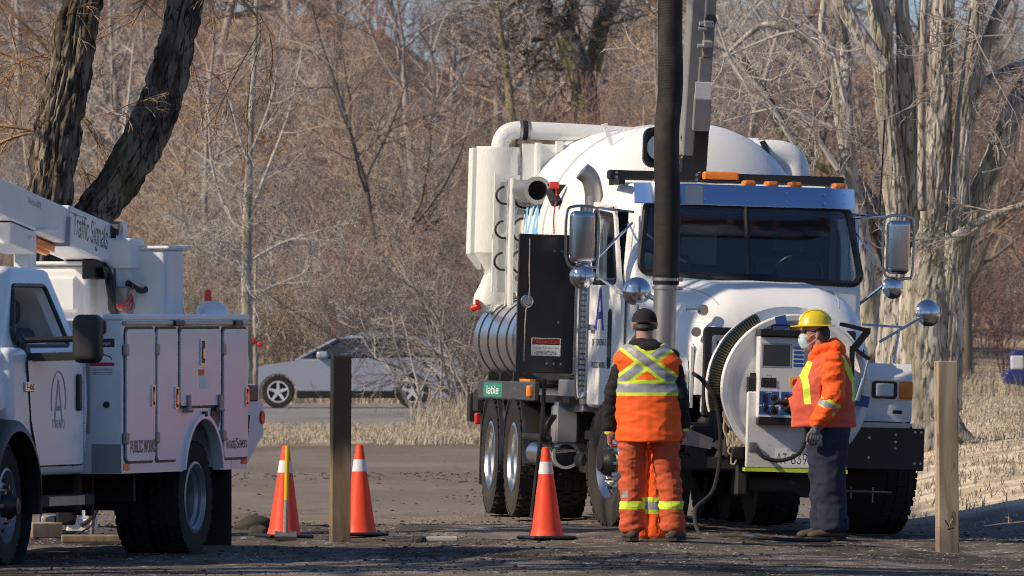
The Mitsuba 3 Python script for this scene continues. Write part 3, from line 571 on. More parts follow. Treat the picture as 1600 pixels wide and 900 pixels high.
# ---- cab shell: hull of small spheres, hollowed, with openings cut
def bhull(P, r=.05):
    ico = trimesh.creation.icosphere(subdivisions=2, radius=r); V = np.array(ico.vertices)
    return m3.Manifold.hull_points(np.vstack([V+np.asarray(p, float) for p in P]))
def mf(mesh):
    v, f = vf(mesh); m = m3.Manifold(m3.Mesh(np.asarray(v, np.float32), np.asarray(f, np.uint32)))
    return m
c0 = .04
cabP = [(-2.1, s*1.03+c0*.5, z) for s in (-1, 1) for z in (1.02, 2.5)]+[(-2.1, s*.90+c0*.5, 2.84) for s in (-1, 1)]+[(-1.12, s*.82+c0, 2.79) for s in (-1, 1)]+[(-.78, s*.92+c0, z) for s in (-1, 1) for z in (1.02, 2.06)]
inP = [(-2.08, s*.99+c0*.5, z) for s in (-1, 1) for z in (1.06, 2.5)]+[(-2.08, s*.86+c0*.5, 2.80) for s in (-1, 1)]+[(-1.14, s*.78+c0, 2.76) for s in (-1, 1)]+[(-.82, s*.88+c0, z) for s in (-1, 1) for z in (1.06, 2.04)]
cab = bhull(cabP)-bhull(inP, .03)
wl, wr, wb, wt = -.86+c0, .90+c0, 2.09, 2.70
wpoly = Polygon([(wl-.04, wb+.02), (wr+.07, wb-.03), (wr-.02, wt-.0), (wl+.04, wt)]).buffer(-.08).buffer(.08, quad_segs=6)
cab -= mf(prism(wpoly, -1.5, .2, 'x'))
sw = Polygon([(-1.78, 2.06), (-.98, 2.06), (-1.22, 2.62), (-1.78, 2.66)]).buffer(-.06).buffer(.06, quad_segs=5)
cab -= mf(prism(sw, -1.6, 1.6, 'y'))
put('cab', cab, 'mat_white', vt, 30)
put('cab_interior', cat(bx(-2.05, -1.98, -.9, .95, 1.1, 2.75), bx(-1.05, -.80, -.84, .92, 1.75, 2.03, .05), bx(-2.0, -.9, -.85, .92, 1.08, 1.12)), 'mat_seat', vt)
for s in (-.5, .55):
    st = put('seat', cat(rbx(-1.9, -1.7, s-.25, s+.25, 1.55, 2.28, .07), rbx(-1.88, -1.72, s-.15, s+.15, 2.30, 2.52, .06), rbx(-1.8, -1.25, s-.25, s+.25, 1.45, 1.62, .06)), 'mat_seat', vt)
put('steering_wheel', tf(lathe([(.20+.014*math.cos(a), .014*math.sin(a)) for a in np.linspace(0, 2*math.pi, 9)], 'z', 32), trm(-1.2, .55, 2.13) @ rotm((0, 1, 0), -55)), 'mat_black', vt)
put('cab_vent', cat(bx(-1.96, -1.93, -.38, -.02, 2.2, 2.52), *[bx(-1.93, -1.92, -.36, -.04, 2.22+.022*k, 2.232+.022*k) for k in range(13)]), 'mat_grey', vt, False)
# windscreen: two panes in a black gasket
def wpt(v, z): return (-.725-(z-2.06)*.42, v, z)
ring = [wpt(*q) for q in np.array(wpoly.exterior.coords)[:-1]]
put('windscreen_gasket', tube(np.array(ring+[ring[0], ring[1]])+np.array([.012, 0, 0]), .030, 6, False), 'mat_black', vt)
cz = .06
for nm, (a, b) in (('windscreen', (-2, cz-.012)), ('windscreen', (cz+.012, 2))):
    q = wpoly.intersection(sbox(a, 0, b, 5)); pr = prism(q, 0, .001, 'x'); v, f = pr; front = v[:, 0] > .0005; keepf = np.all(front[f], 1)
    v = np.stack([-.725-(v[:, 2]-2.06)*.42, v[:, 1], v[:, 2]], -1)
    put(nm, (v, f[keepf]), 'mat_glass', vt, False)
put('windscreen_post', tube([wpt(cz, 2.05), wpt(cz, 2.72)], .022, 8), 'mat_black', vt)
put('windscreen_band', prism(wpoly.intersection(sbox(-2, 2.60, 2, 3)), -.985, -.98, 'x'), 'mat_black', vt)
for v0, v1 in ((-.28, -.62), (.40, .05)):
    p = np.array(wpt(v0, 2.07))+(.03, 0, 0); q = np.array(wpt(v1, 2.115))+(.035, 0, 0)
    w = put('wiper', cat(tube([p, q], .009, 6), tube([q+(0, -.22, -.012), q+(0, .25, .008)], .008, 5), cyl(p-(.02, 0, 0), p+(.02, 0, 0), .025, 10)), 'mat_black_gloss', vt)
# sun visor: a polished curved strip
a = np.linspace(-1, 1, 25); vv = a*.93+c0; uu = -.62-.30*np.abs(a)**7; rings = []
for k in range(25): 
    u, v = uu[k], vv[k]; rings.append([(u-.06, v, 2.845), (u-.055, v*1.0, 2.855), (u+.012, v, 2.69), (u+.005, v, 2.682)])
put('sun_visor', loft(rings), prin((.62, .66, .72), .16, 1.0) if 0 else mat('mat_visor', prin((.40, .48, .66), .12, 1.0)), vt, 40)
put('sun_visor_patch', bx(-.605, -.60, -.52, -.37, 2.69, 2.84), 'mat_alu_dull', vt)  # grey plate paints the reflection of the hose on the visor
put('visor_rivets', bolt_heads([(-.60-.07*(z-2.69)/.15+.005, v, z) for v in (-.35, .0, .34, .66, .82) for z in (2.725, 2.80)], (1, 0, .3), .008, .006), 'mat_chrome', vt)
put('roof_bar', cat(bx(-1.62, -1.48, -1.02, .98, 2.885, 2.965, .012), bx(-1.75, -1.2, -.98, -.93, 2.84, 2.89), bx(-1.75, -1.2, .86, .91, 2.80, 2.89)), 'mat_black', vt)
put('roof_bar_bolts', bolt_heads([(-1.48, v, z) for v in (-.96, -.28) for z in (2.905, 2.945)], (1, 0, 0), .014), 'mat_chrome', vt)
for v in (-.64, .10, .29, .49, .86): put('marker_lamp', rbx(-1.22, -1.02, v-.05, v+.05, 2.85, 2.905+.0*v, .022), 'mat_amber', vt)
bk = put('beacon', rbx(-1.46, -1.36, -.24, .06, 2.90, 2.975, .02), 'mat_amber', vt); put('beacon_frame', bx(-1.47, -1.35, -.25, .07, 2.88, 2.902), 'mat_black', vt)
# door (image left side), seen along its length
th = math.degrees(math.atan2(.11, 1.32))
KEEP = _W
def side_frame(s): return KEEP @ trm(-2.15, s*1.085+c0*.5, 0) @ rotm((0, 0, 1), s*-4.6 if s > 0 else 4.6)
for s in (-1, 1):
    _W = side_frame(s); o = (0, .012) if s > 0 else (-.012, 0)
    d = Polygon([(.16, 1.0), (1.30, 1.0), (1.32, 1.9), (1.20, 2.06), (.95, 2.66), (.2, 2.70), (.16, 2.5)]).buffer(-.05).buffer(.05, quad_segs=4)
    hole = Polygon([(.26, 2.02), (1.10, 2.02), (.90, 2.58), (.26, 2.62)]).buffer(-.05).buffer(.05, quad_segs=4)
    dk = put('door', prism(d.difference(hole), o[0]*2, o[1]*2, 'y'), 'mat_white', vt, False)
    put('window_seal', prism(hole.buffer(.02).difference(hole.buffer(-.02)), o[0]*2.6-.002, o[1]*2.6+.002, 'y'), 'mat_black', dk, False)
    v, f = prism(hole, 0, .001, 'y'); v[:, 1] = s*.004; put('window', (v, f[:len(f)//2]), 'mat_glass', dk, False)
    put('door_handle', rbx(.24, .40, s*.022, s*.06, 1.62, 1.67, .015), 'mat_chrome', dk); put('vent_window', prism(rpoly(.85, .98, 1.3, 1.80, .06), min(s*.023, s*.030), max(s*.023, s*.030), 'y'), 'mat_screen', dk, False)
    if s < 0:
        F_ = lambda u, z: facing((u, -.026, z), (1, 0, 0), (0, 0, 1))
        put('emblem', text('A', .34, F_(.55, 1.80), bold=True), 'mat_ink_blue', dk, False)
        puts('lettering', [text('OF TORONTO', .055, F_(.55, 1.52), w=.5), text('PUBLIC WORKS', .05, F_(.55, 1.33), w=.5)], 'mat_ink', dk, False)
_W = KEEP
put('grab_rail', tube(smoothpts([(-2.0, -1.10, 1.1), (-2.0, -1.17, 1.15), (-2.0, -1.17, 2.4), (-1.98, -1.10, 2.5)], 6), .017, 8), 'mat_chrome', vt)
# ---- hood panel
mat('mat_grille_reflection', prin((.60, .65, .74), .35, .1))  # pale blue base stands for sky reflected in the chrome bars
def hood_ring(u, w, zt, zb, e=4.0, c=c0, crown=.04):
    a = np.linspace(0, math.pi, 27); ca, sa = np.cos(a), np.sin(a)
    y = -np.sign(ca)*np.abs(ca)**(2/e)*w; z = zb+(zt-zb)*np.abs(sa)**(2/e)+crown*(1-(y/w)**2)-crown
    ridge = .022*np.exp(-((np.abs(y)-w*.52)/.05)**2)
    return np.stack([u+0*y, y+c, z+ridge], -1)
HS = [(-.80, .97, 2.07, 1.25), (-.5, .93, 2.065, 1.25), (0, .87, 2.045, 1.25), (.45, .81, 2.01, 1.2), (.75, .765, 1.965, 1.15), (.88, .735, 1.91, 1.15), (.96, .71, 1.82, 1.15), (1.0, .69, 1.70, 1.15), (1.01, .60, 1.6, 1.15)]
R_ = [hood_ring(*h) for h in HS]
v, f = loft(R_, False); put('hood', (v, f), 'mat_white', vt, 40)
put('hood_seam', cat(tube(np.array([r[17]+(0, 0, .004) for r in R_[:6]]), .006, 5), tube(np.array([r[9]+(0, 0, .002) for r in R_[:6]]), .004, 5)), 'mat_grey', vt)
put('hood_front', bx(.90, 1.008, -.60, .66, .95, 1.66, .02), 'mat_white', vt)
for s in (-1, 1): put('hood_side', prism([(-.8, 1.0), (.98, 1.0), (.98, 1.5), (.4, 1.72), (-.8, 1.8)], s*.72+c0-.012, s*.72+c0+.012, 'y'), 'mat_white', vt)
gr = put('grille', cat(bx(1.0, 1.035, -.60, .66, .93, 1.665, .015)), 'mat_black', vt)
put('grille_surround', prism(rpoly(-.535, .60, .98, 1.60, .03).difference(rpoly(-.495, .56, 1.02, 1.56, .02)), 1.03, 1.055, 'x'), 'mat_chrome', gr, False)
for k in range(14): put('grille_bar', bx(1.036, 1.05, -.47+.078*k, -.425+.078*k, 1.0, 1.57, .004), 'mat_grille_reflection', gr)
put('bumper', cat(bx(1.06, 1.10, -1.19, 1.24, .54, .885, .008), bx(.95, 1.06, 1.12, 1.23, .56, .87)), 'mat_black', vt)
put('bumper_bolts', bolt_heads([(1.10, v, z) for v, z in ((.78, .80), (.78, .64), (1.0, .83), (1.0, .77), (1.0, .72), (1.16, .855), (1.21, .855), (1.16, .60), (1.21, .60))], (1, 0, 0), .011, .007), 'mat_chrome', vt)
put('bumper_step', cat(bx(.9, 1.09, .62, 1.14, .90, .925), bx(.95, 1.075, .66, 1.12, .885, .90)), 'mat_alu_dull', vt)
# ---- front fenders: an arch over each wheel with a lamp box in front
for s in (-1, 1):
    R = []
    for t in np.linspace(0, 1, 20):
        ang = math.radians(172-150*t); r = .70; uc, zc = .02+r*math.cos(ang)*1.02, .55+r*math.sin(ang)
        y0, y1 = s*.70, s*1.17; nrm = np.array([math.cos(ang), 0, math.sin(ang)])
        P = np.array([uc, 0, zc]); R.append([P+(0, y0, 0), P+(0, y1-.05*s, 0), P-nrm*.02+(0, y1, 0), P-nrm*.10+(0, y1+.005*s, 0), P-nrm*.10+(0, y1-.01*s, 0), P-nrm*.02+(0, y0, 0)])
    if s < 0: R = [r[::-1] for r in R]
    fk = put('fender', loft(R), 'mat_white', vt, 40)
    y0, y1 = (.74, 1.155) if s > 0 else (-1.155, -.70)
    lb = hull([(u, y, z) for y in (y0, y1) for u, z in ((.45, .935), (.93, .935), (.95, 1.0), (.935, 1.30), (.86, 1.41), (.45, 1.30))])
    put('headlight_box', lb, 'mat_white', fk, 25)
    hl = put('headlight_bezel', prism(rpoly(y0+.05, y1-.02, 1.105, 1.275, .02), .938, .956, 'x'), 'mat_chrome', fk, False)
    a, b = (y0+.075, y1-.13) if s > 0 else (y0+.13, y1-.075)
    put('headlight_frame', prism(rpoly(a, b, 1.12, 1.265, .03), .956, .972, 'x'), 'mat_black', fk, False)
    put('headlight', rbx(.958, .985, a+.03, b-.03, 1.14, 1.247, .012), 'mat_lens', fk)
    a, b = (y1-.115, y1+.005) if s > 0 else (y0-.005, y0+.115)
    put('turn_signal', rbx(.86, .965, a, b, 1.115, 1.27, .02), 'mat_amber', fk)
    put('side_lamp', prism(rpoly(y1-.16 if s > 0 else y0+.08, y1-.08 if s > 0 else y0+.16, 1.0, 1.03, .012), .945, .957, 'x'), 'mat_black', fk, False)
    if s < 0: puts('fender_lamp', [lathe([(.001, -.03), (.04, -.025), (.045, 0), (.001, .001)], 'y', 16, (.35, -1.13, 1.20)), lathe([(.001, -.03), (.025, -.025), (.03, 0), (.001, .001)], 'y', 16, (.50, -1.165, 1.04))], 'mat_amber', fk)
    put('wheel_liner', tf(lathe([(.62, -.2), (.64, .2)], 'y', 32), trm(0, s*.80, .56)), 'mat_chassis', fk)
    put('mudflap', bx(-.80, -.785, min(s*.72, s*1.17), max(s*.72, s*1.17), .30, .95), 'mat_rubber', fk)
# ---- mirrors
def mirror(s, vo, vi, z0, z1):
    a, b = min(vo, vi), max(vo, vi)
    mk = put('mirror', rbx(-.80, -.68, a, b, z0, z1, .045), 'mat_chrome', vt, 40)
    e = .03; fr = [(-.74, a-e, z0+.06), (-.74, a-e, z1-.04), (-.74, a+.02, z1+.035), (-.74, b-.02, z1+.035), (-.74, b+e, z1-.04), (-.74, b+e, z0+.02), (-.74, b-.02, z0-.035), (-.74, a+.02, z0-.035), (-.74, a-e, z0+.06)]
    put('mirror_frame', tube(smoothpts(fr, 5), .012, 6), 'mat_chrome', mk)
    c = s*.93+c0
    put('mirror_arm', cat(tube([(-.74, vi, z1+.03), (-.95, c, z1+.01)], .011, 6), tube([(-.74, vi, z1+.03), (-1.3, s*1.0, z1+.05)], .010, 6), tube([(-.74, vi+s*.05, z0-.04), (-.74, vi-s*.02, z0-.10), (-.85, c+s*.02, z0-.28)], .014, 6), tube([(-.74, vi, z0+.02), (-1.0, c, z1-.08)], .010, 6)), 'mat_chrome', mk)
    return mk
ml = mirror(-1, -1.455, -1.245, 2.17, 2.60)
mr = mirror(1, 1.41, 1.215, 2.16, 2.605)
def round_mirror(c, r, n, arms, parent):
    n = np.asarray(n, float); n /= np.linalg.norm(n); prof = [(.001, .55*r), (.35*r, .52*r), (.62*r, .42*r), (.85*r, .24*r), (.97*r, .06*r), (r, 0), (.97*r, -.03*r), (.001, -.05*r)]
    z = np.array([0, 0, 1.]); x = np.cross(z, n); x /= np.linalg.norm(x); M = np.eye(4); M[:3, 0] = x; M[:3, 1] = np.cross(n, x); M[:3, 2] = n; M[:3, 3] = c
    k = put('round_mirror', tf(lathe(prof, 'z', 32), M), 'mat_chrome', parent, 40)
    put('mirror_arm', cat(*[tube(q, .011, 6) for q in arms]), 'mat_chrome', k)
round_mirror((-.72, -1.345, 2.06), .105, (.9, -.25, .1), [[(-.72, -1.34, 2.08), (-.74, -1.3, 2.15)]], ml)
round_mirror((-.74, 1.275, 2.045), .095, (.9, .2, .1), [[(-.74, 1.27, 2.06), (-.74, 1.27, 2.14)]], mr)
round_mirror((.45, -1.07, 1.94), .118, (.93, -.25, .12), [[(.48, -1.06, 1.93), (.62, -.78, 1.80)], [(.48, -1.06, 1.95), (.3, -.80, 1.86)], [(.2, -1.05, 1.2), (.47, -1.05, 1.88)]], vt)
round_mirror((.45, 1.36, 1.835), .112, (.93, .25, .12), [[(.49, 1.35, 1.83), (.62, .93, 1.585)], [(.56, 1.15, 1.71), (.5, .80, 1.725)], [(.58, 1.10, 1.69), (.66, 1.05, 1.42)]], vt)
puts('hood_hook', [cat(cyl((1.0, -.62, 1.80), (1.03, -.60, 1.80), .045, 16), cyl((1.02, -.75, 1.80), (1.02, -.61, 1.80), .012, 8)), cyl((1.0, -.66, 1.62), (1.03, -.66, 1.62), .04, 16)], 'mat_chrome', vt)
put('antenna', cyl((-1.3, 1.25, 2.64), (-1.3, 1.27, 3.45), .007, 5), 'mat_black', vt)
# ---- exhaust stack with a pierced guard
ex = put('exhaust_pipe', tube(smoothpts([(-2.2, -1.03, 1.0), (-2.2, -1.03, 2.0), (-2.2, -1.03, 2.66), (-2.2, -1.035, 2.78), (-2.2, -1.07, 2.90), (-2.2, -1.14, 2.96)], 6), .078, 20), 'mat_steel', vt)
put('exhaust_guard', loft([[(-2.2+.115*math.cos(t)*k, -1.03+.115*math.sin(t)*k, z) for t in np.linspace(-2.6, .9, 14) for k in (1,)]+[(-2.2+.108*math.cos(t), -1.03+.108*math.sin(t), z) for t in np.linspace(.9, -2.6, 14)] for z in (1.06, 2.66)]), 'mat_chrome', ex, 40)
put('guard_holes', cat(*[cyl((-2.2+.113*math.cos(t), -1.03+.113*math.sin(t), z), (-2.2+.119*math.cos(t), -1.03+.119*math.sin(t), z), .010, 6) for t in (-.95, -.75, -.55) for z in np.arange(1.15, 2.6, .045)]), 'mat_ink', ex, False)
# ---- the black cabinet with its door swung open
cd = put('cabinet_door', bx(-2.62, -2.56, -1.60, -1.11, 1.25, 2.42, .006), 'mat_black_gloss', vt)
put('cabinet', bx(-3.4, -2.66, -1.10, -.45, 1.22, 2.42, .01), 'mat_black', vt)
put('door_edge', bx(-2.64, -2.55, -1.115, -1.085, 1.24, 2.42), 'mat_alu_dull', cd)
put('latch', cat(lathe([(.055, 0), (.055, .014), (.045, .016), (.040, .008), (.001, .008)], 'x', 24, (-2.56, -1.525, 1.85)), bx(-2.552, -2.53, -1.54, -1.51, 1.82, 1.88, .006)), 'mat_chrome', cd)
put('rope', tube(smoothpts([(-2.55, -1.515, 2.38), (-2.55, -1.51, 2.1), (-2.55, -1.505, 1.92), (-2.55, -1.53, 1.75), (-2.55, -1.535, 1.35)], 5), .005, 5), 'mat_rope', cd)
put('door_screws', bolt_heads([(-2.56, v, 2.28) for v in (-1.30, -1.24)]+[(-2.56, v, 1.33) for v in (-1.34, -1.28, -1.22)]+[(-2.56, -1.25, 1.68)], (1, 0, 0), .008, .005), 'mat_chrome', cd)
sg = put('sign', bx(-2.558, -2.554, -1.475, -1.225, 1.395, 1.545), 'mat_sign_white', cd)
S_ = lambda v, z, u=-2.5535: facing((u, v, z), (0, 1, 0), (0, 0, 1))
put('sign_header', bx(-2.554, -2.552, -1.468, -1.232, 1.488, 1.54), 'mat_ink', sg); put('sign_header_text', text('OPERATION', .034, S_(-1.35, 1.514, -2.552), .001, True, .21), 'mat_red', sg, False)
puts('sign_text', [text('Operate with door open', .018, S_(-1.35, 1.462), .001, w=.22), text('-OPERATION-', .028, S_(-1.35, 1.42), .001, True, .2)], 'mat_ink', sg, False)
put('rail_box', cat(bx(-3.3, -2.3, -1.12, -.75, 1.03, 1.20, .01), bx(-2.75, -2.2, -1.08, -.8, .93, 1.04, .01)), 'mat_alu_dull', vt)
put('battery_box', cat(bx(-3.0, -2.7, -1.22, -1.03, .66, .98, .015), bx(-2.98, -2.72, -1.20, -1.05, .98, 1.01)), 'mat_grey', vt)
put('air_hoses', cat(*[tube(smoothpts([(-2.72, -1.25+.02*k, .9), (-2.7, -1.31, .8-.03*k), (-2.8, -1.33+.03*k, .68), (-2.75, -1.22, .62-.02*k), (-2.6, -1.05, .60)], 5), .010, 5) for k in range(3)]), 'mat_black', vt)
put('side_step', cat(bx(-2.4, -1.0, -1.06, -.62, .42, .48, .01), bx(-1.9, -1.3, -1.1, -.9, .70, .78, .01)), 'mat_chassis', vt)
# steel discharge pipe and rear machinery
v0 = -1.20
put('steel_pipe', cat(pipe((-4.35, -1.12, .56), (-2.75, -1.12, .56), .105, .095, 28), cyl((-4.3, -1.12, .56), (-4.1, -1.12, .56), .09, 20)), 'mat_alu', vt)
put('pipe_flange', pipe((-2.80, -1.12, .56), (-2.74, -1.12, .56), .118, .094, 28), 'mat_white_matt', vt); put('pipe_bracket', cat(bx(-4.0, -3.9, -1.25, -.9, .66, .70), bx(-3.3, -3.2, -1.25, -.9, .66, .70), cyl((-4.1, -1.27, .70), (-2.9, -1.27, .70), .035, 10), cyl((-2.6, -1.0, .52), (-2.2, -1.0, .52), .075, 14)), 'mat_chassis', vt)
put('prop_rod', tube([(-2.9, -1.30, 1.2), (-2.9, -1.31, .8), (-2.85, -1.385, .02)], .018, 8), 'mat_black', vt)
put('side_rail', bx(-7.2, -3.9, -1.235, -1.19, 1.01, 1.17, .008), prin((.03, .035, .045), .4) if 0 else mat('mat_rail', prin(dirty((.035, .04, .05), amount=.4), .4)), vt)
put('rail_label', bx(-6.85, -5.75, -1.239, -1.2355, 1.03, 1.155), 'mat_green', vt); put('rail_label_text', text('lable', .07, facing((-6.3, -1.240, 1.09), (1, 0, 0), (0, 0, 1)), .001, w=.7), 'mat_sign_white', vt, False)
puts('rail_lamp', [rbx(-4.15, -3.98, -1.27, -1.225, 1.04, 1.14, .015), bx(-5.0, -4.4, -1.2, -1.15, 1.172, 1.195)], 'mat_amber', vt)
put('tail_lamp', rbx(-7.5, -7.42, -1.22, -1.12, .78, .88, .015), 'mat_red', vt)
put('rear_flap', cat(bx(-7.25, -7.2, -1.2, -.62, .25, .95), bx(-7.4, -7.1, -1.25, -.7, .9, 1.0)), 'mat_chassis', vt)
for u in (-5.05, -6.4):
    for s in (-1, 1):
        r1 = [[(u+r*math.cos(t), y, .52+r*math.sin(t)) for r, y in ((.60, s*1.235), (.60, s*.62), (.592, s*.62), (.592, s*1.235))] for t in np.radians(np.linspace(-5, 170, 18))]
        put('wheel_guard', loft(r1 if s < 0 else [q[::-1] for q in r1]), 'mat_alu', vt, 40)
put('deck', cat(bx(-8.0, -2.3, -1.18, 1.18, 1.0, 1.06), bx(-8.1, -7.9, -1.2, 1.2, .8, 1.05)), 'mat_chassis', vt)
# polished water tank with straps
prof = [(.001, -7.58), (.25, -7.56), (.34, -7.50), (.372, -7.40), (.372, -5.1), (.34, -5.0), (.001, -4.95)]
wtk = put('water_tank', lathe(prof, 'x', 48, (0, -.89, 1.53)), 'mat_alu', vt, 30)
for u in (-7.05, -6.5, -5.95, -5.4): put('tank_strap', pipe((u-.03, -.89, 1.53), (u+.03, -.89, 1.53), .380, .372, 48), 'mat_chassis', wtk, 30)
puts('tank_cradle', [bx(u-.04, u+.04, -1.18, -.6, 1.06, 1.25) for u in (-7, -6.3, -5.5)], 'mat_chassis', wtk)
# ---- debris tank with dished ends
zt, Rt = 2.42, 1.0
prof = [(.001, -7.95), (.45, -7.90), (.75, -7.78), (.92, -7.6), (Rt, -7.4), (Rt, -3.35), (.975, -3.2), (.90, -3.06), (.75, -2.93), (.5, -2.82), (.25, -2.77), (.001, -2.76)]
tk = put('debris_tank', lathe(prof, 'x', 72, (0, .0, zt)), 'mat_white', vt, 30)
for u in (-5.2, -7.35): put('tank_ring', pipe((u-.025, 0, zt), (u+.025, 0, zt), Rt+.018, Rt-.002, 72), 'mat_white', tk, 30)
put('tank_lug', cat(hull([(-4.05, -.62, 3.22), (-4.0, -.62, 3.22), (-4.05, -.58, 3.20), (-4.0, -.58, 3.2), (-4.05, -.70, 3.40), (-4.0, -.70, 3.40), (-4.05, -.655, 3.41), (-4.0, -.655, 3.41)])), 'mat_white', tk)
def on_tank(u, ang, r=Rt+.003):  # a frame lying on the tank's side
    return facing((u, -r*math.sin(ang), zt+r*math.cos(ang)), (1, 0, 0), (0, -math.cos(ang)*-1*-1 if 0 else math.cos(ang), math.sin(ang)))
puts('tank_lettering', [text('W', .34, on_tank(-7.0, 1.45), bold=True), text('VA', .34, on_tank(-5.9, 1.45), bold=True, w=.9)], 'mat_blue_light', tk, False)
puts('tank_saddle', [bx(u-.08, u+.08, -.7, .7, 1.05, 1.62) for u in (-7, -5.5, -3.6)], 'mat_white_matt', tk)
put('tank_valve', cat(tf(hull([(0, -.08, 0), (0, .08, 0), (0, 0, -.12), (.06, -.08, 0), (.06, .08, 0), (.06, 0, -.12)]), trm(-4.6, -.99, 2.88)), cyl((-4.6, -1.03, 2.82), (-4.5, -1.0, 2.72), .05, 10)), 'mat_black', tk)
put('valve_cord', cat(tube(smoothpts([(-4.52, -1.03, 2.86), (-4.5, -1.0, 2.8), (-4.48, -1.02, 2.6), (-4.5, -1.01, 2.45)], 5), .007, 5), bx(-4.56, -4.48, -1.06, -.98, 2.84, 2.9, .01)), 'mat_red', tk)
# ---- cyclone, pipes and hose rack on the tank's left shoulder
cy = put('cyclone', lathe([(.001, 2.0), (.06, 2.02), (.10, 2.14), (.20, 2.30), (.20, 3.20), (.19, 3.235), (.001, 3.236)], 'z', 40, (-7.0, -1.15, 0)), 'mat_white_matt', vt, 30)
put('cyclone_plate', cat(bx(-7.18, -6.95, -1.385, -1.33, 2.28, 3.22, .006), hull([(-7.18, -1.385, 2.28), (-6.95, -1.385, 2.28), (-7.18, -1.28, 2.15), (-6.95, -1.28, 2.15), (-7.18, -1.28, 2.28), (-6.95, -1.28, 2.28)])), 'mat_white_matt', cy)
pp = put('suction_pipe', tube(smoothpts([(-7, -1.13, 3.2), (-7, -1.13, 3.27), (-7, -1.09, 3.35), (-7, -1.01, 3.385), (-7, -.9, 3.39), (-7, -.5, 3.385), (-7, .1, 3.37)], 6), .078, 24), 'mat_white_matt', vt, 40)
put('pipe_coupling', cyl((-7, -.965, 3.39), (-7, -.875, 3.39), .086, 24), 'mat_rubber', pp)
for v in (-.955, -.885): put('hose_clamp', pipe((-7, v-.012, 3.39), (-7, v+.012, 3.39), .092, .085, 24), 'mat_steel', pp)
put('pipe_support', cat(bx(-6.9, -6.86, -.95, -.30, 2.95, 3.27), cyl((-6.83, -.82, 2.95), (-6.83, -.82, 3.28), .03, 10), tube(smoothpts([(-6.83, -.80, 2.92), (-6.7, -.74, 2.96), (-6.6, -.68, 2.86), (-6.5, -.66, 2.7)], 5), .06, 12), bx(-6.88, -6.80, -.66, -.60, 3.2, 3.3)), 'mat_white_matt', pp)
rk = put('hose_rack', cat(bx(-6.55, -6.50, -1.245, -1.20, 1.95, 2.98), bx(-6.55, -6.50, -1.125, -1.075, 1.80, 2.98), bx(-6.55, -6.5, -1.245, -1.02, 2.94, 2.985), bx(-6.56, -6.53, -1.24, -.86, 1.95, 2.92), bx(-6.55, -6.50, -1.26, -1.06, 2.42, 2.46), bx(-6.6, -6.4, -.98, -.82, 1.78, 2.2), bx(-6.5, -6.42, -.90, -.84, 2.2, 2.75)), 'mat_white_matt', vt)
put('rack_pole', tube([(-6.35, -1.105, 2.95), (-6.35, -1.11, 2.3), (-6.3, -1.10, 1.52)], .026, 12), 'mat_white_matt', rk)
put('rack_pole_foot', cyl((-6.3, -1.10, 1.49), (-6.3, -1.10, 1.53), .034, 12), 'mat_chassis', rk)
for z in (2.80, 2.50, 2.22):
    for v, r in ((-.98, .105), (-1.16, .075)):
        arc = [(-6.45, v+r*math.cos(t), z+r*math.sin(t)) for t in np.radians(np.linspace(95, 285, 14))]
        put('hose_clip', tube(arc, .011, 6), 'mat_black', rk)
        if r > .1: put('clip_latch', cat(cyl((-6.4, -1.0, z-.145), (-6.38, -.80, z-.145), .018, 8), bx(-6.42, -6.36, -1.06, -1.0, z-.17, z-.12, .01), tube([(-6.4, -.86, z-.14), (-6.35, -.80, z-.17), (-6.33, -.74, z-.16), (-6.33, -.74, z-.02)], .012, 6)), 'mat_grey', rk)
put('spare_tube', cat(pipe((-6.6, -1.02, 2.84), (-5.6, -1.0, 2.84), .10, .085, 32), pipe((-5.66, -1.0, 2.84), (-5.58, -1.0, 2.84), .122, .086, 32)), 'mat_steel', vt, 30)
put('cone_bottom', lathe([(.001, 1.76), (.11, 1.78), (.15, 1.84), (.14, 1.92), (.09, 2.02), (.06, 2.10), (.001, 2.11)], 'z', 32, (-6.9, -1.20, 0)), 'mat_white_matt', cy, 40)
put('drain_valve', cat(cyl((-6.85, -1.36, 1.80), (-6.8, -1.30, 1.83), .03, 8), bx(-6.8, -6.75, -1.345, -1.32, 1.84, 1.88)), 'mat_red', cy)
# right shoulder: white duct and elbow
du = put('air_duct', cat(hull([(-4.3, .1, 3.33), (-4.3, .72, 3.33), (-4.2, .1, 3.24), (-4.2, .66, 3.2), (-4.4, .1, 3.2), (-4.4, .7, 3.2)])), 'mat_white', vt)
put('duct_elbow', tube(smoothpts([(-4.0, .30, 3.10), (-4.0, .52, 3.16), (-4.0, .70, 3.19), (-4.0, .86, 3.19), (-4.0, .965, 3.14), (-4.0, 1.0, 3.03), (-4.0, 1.01, 2.8), (-4.0, 1.02, 2.4)], 6), .118, 28), 'mat_white', du, 40)
for v in (.50, .70): put('duct_flange', tf(cyl((0, 0, 0), (0, .05, 0), .15, 24), trm(-3.98, v, 3.14+.05*(v-.5)) @ rotm((1, 0, 0), 14)), 'mat_black', du)
put('duct_bracket', cat(bx(-3.86, -3.83, .40, .58, 3.0, 3.24, .01), bx(-3.86, -3.83, .66, .72, 3.0, 3.22, .01)), 'mat_black', du)
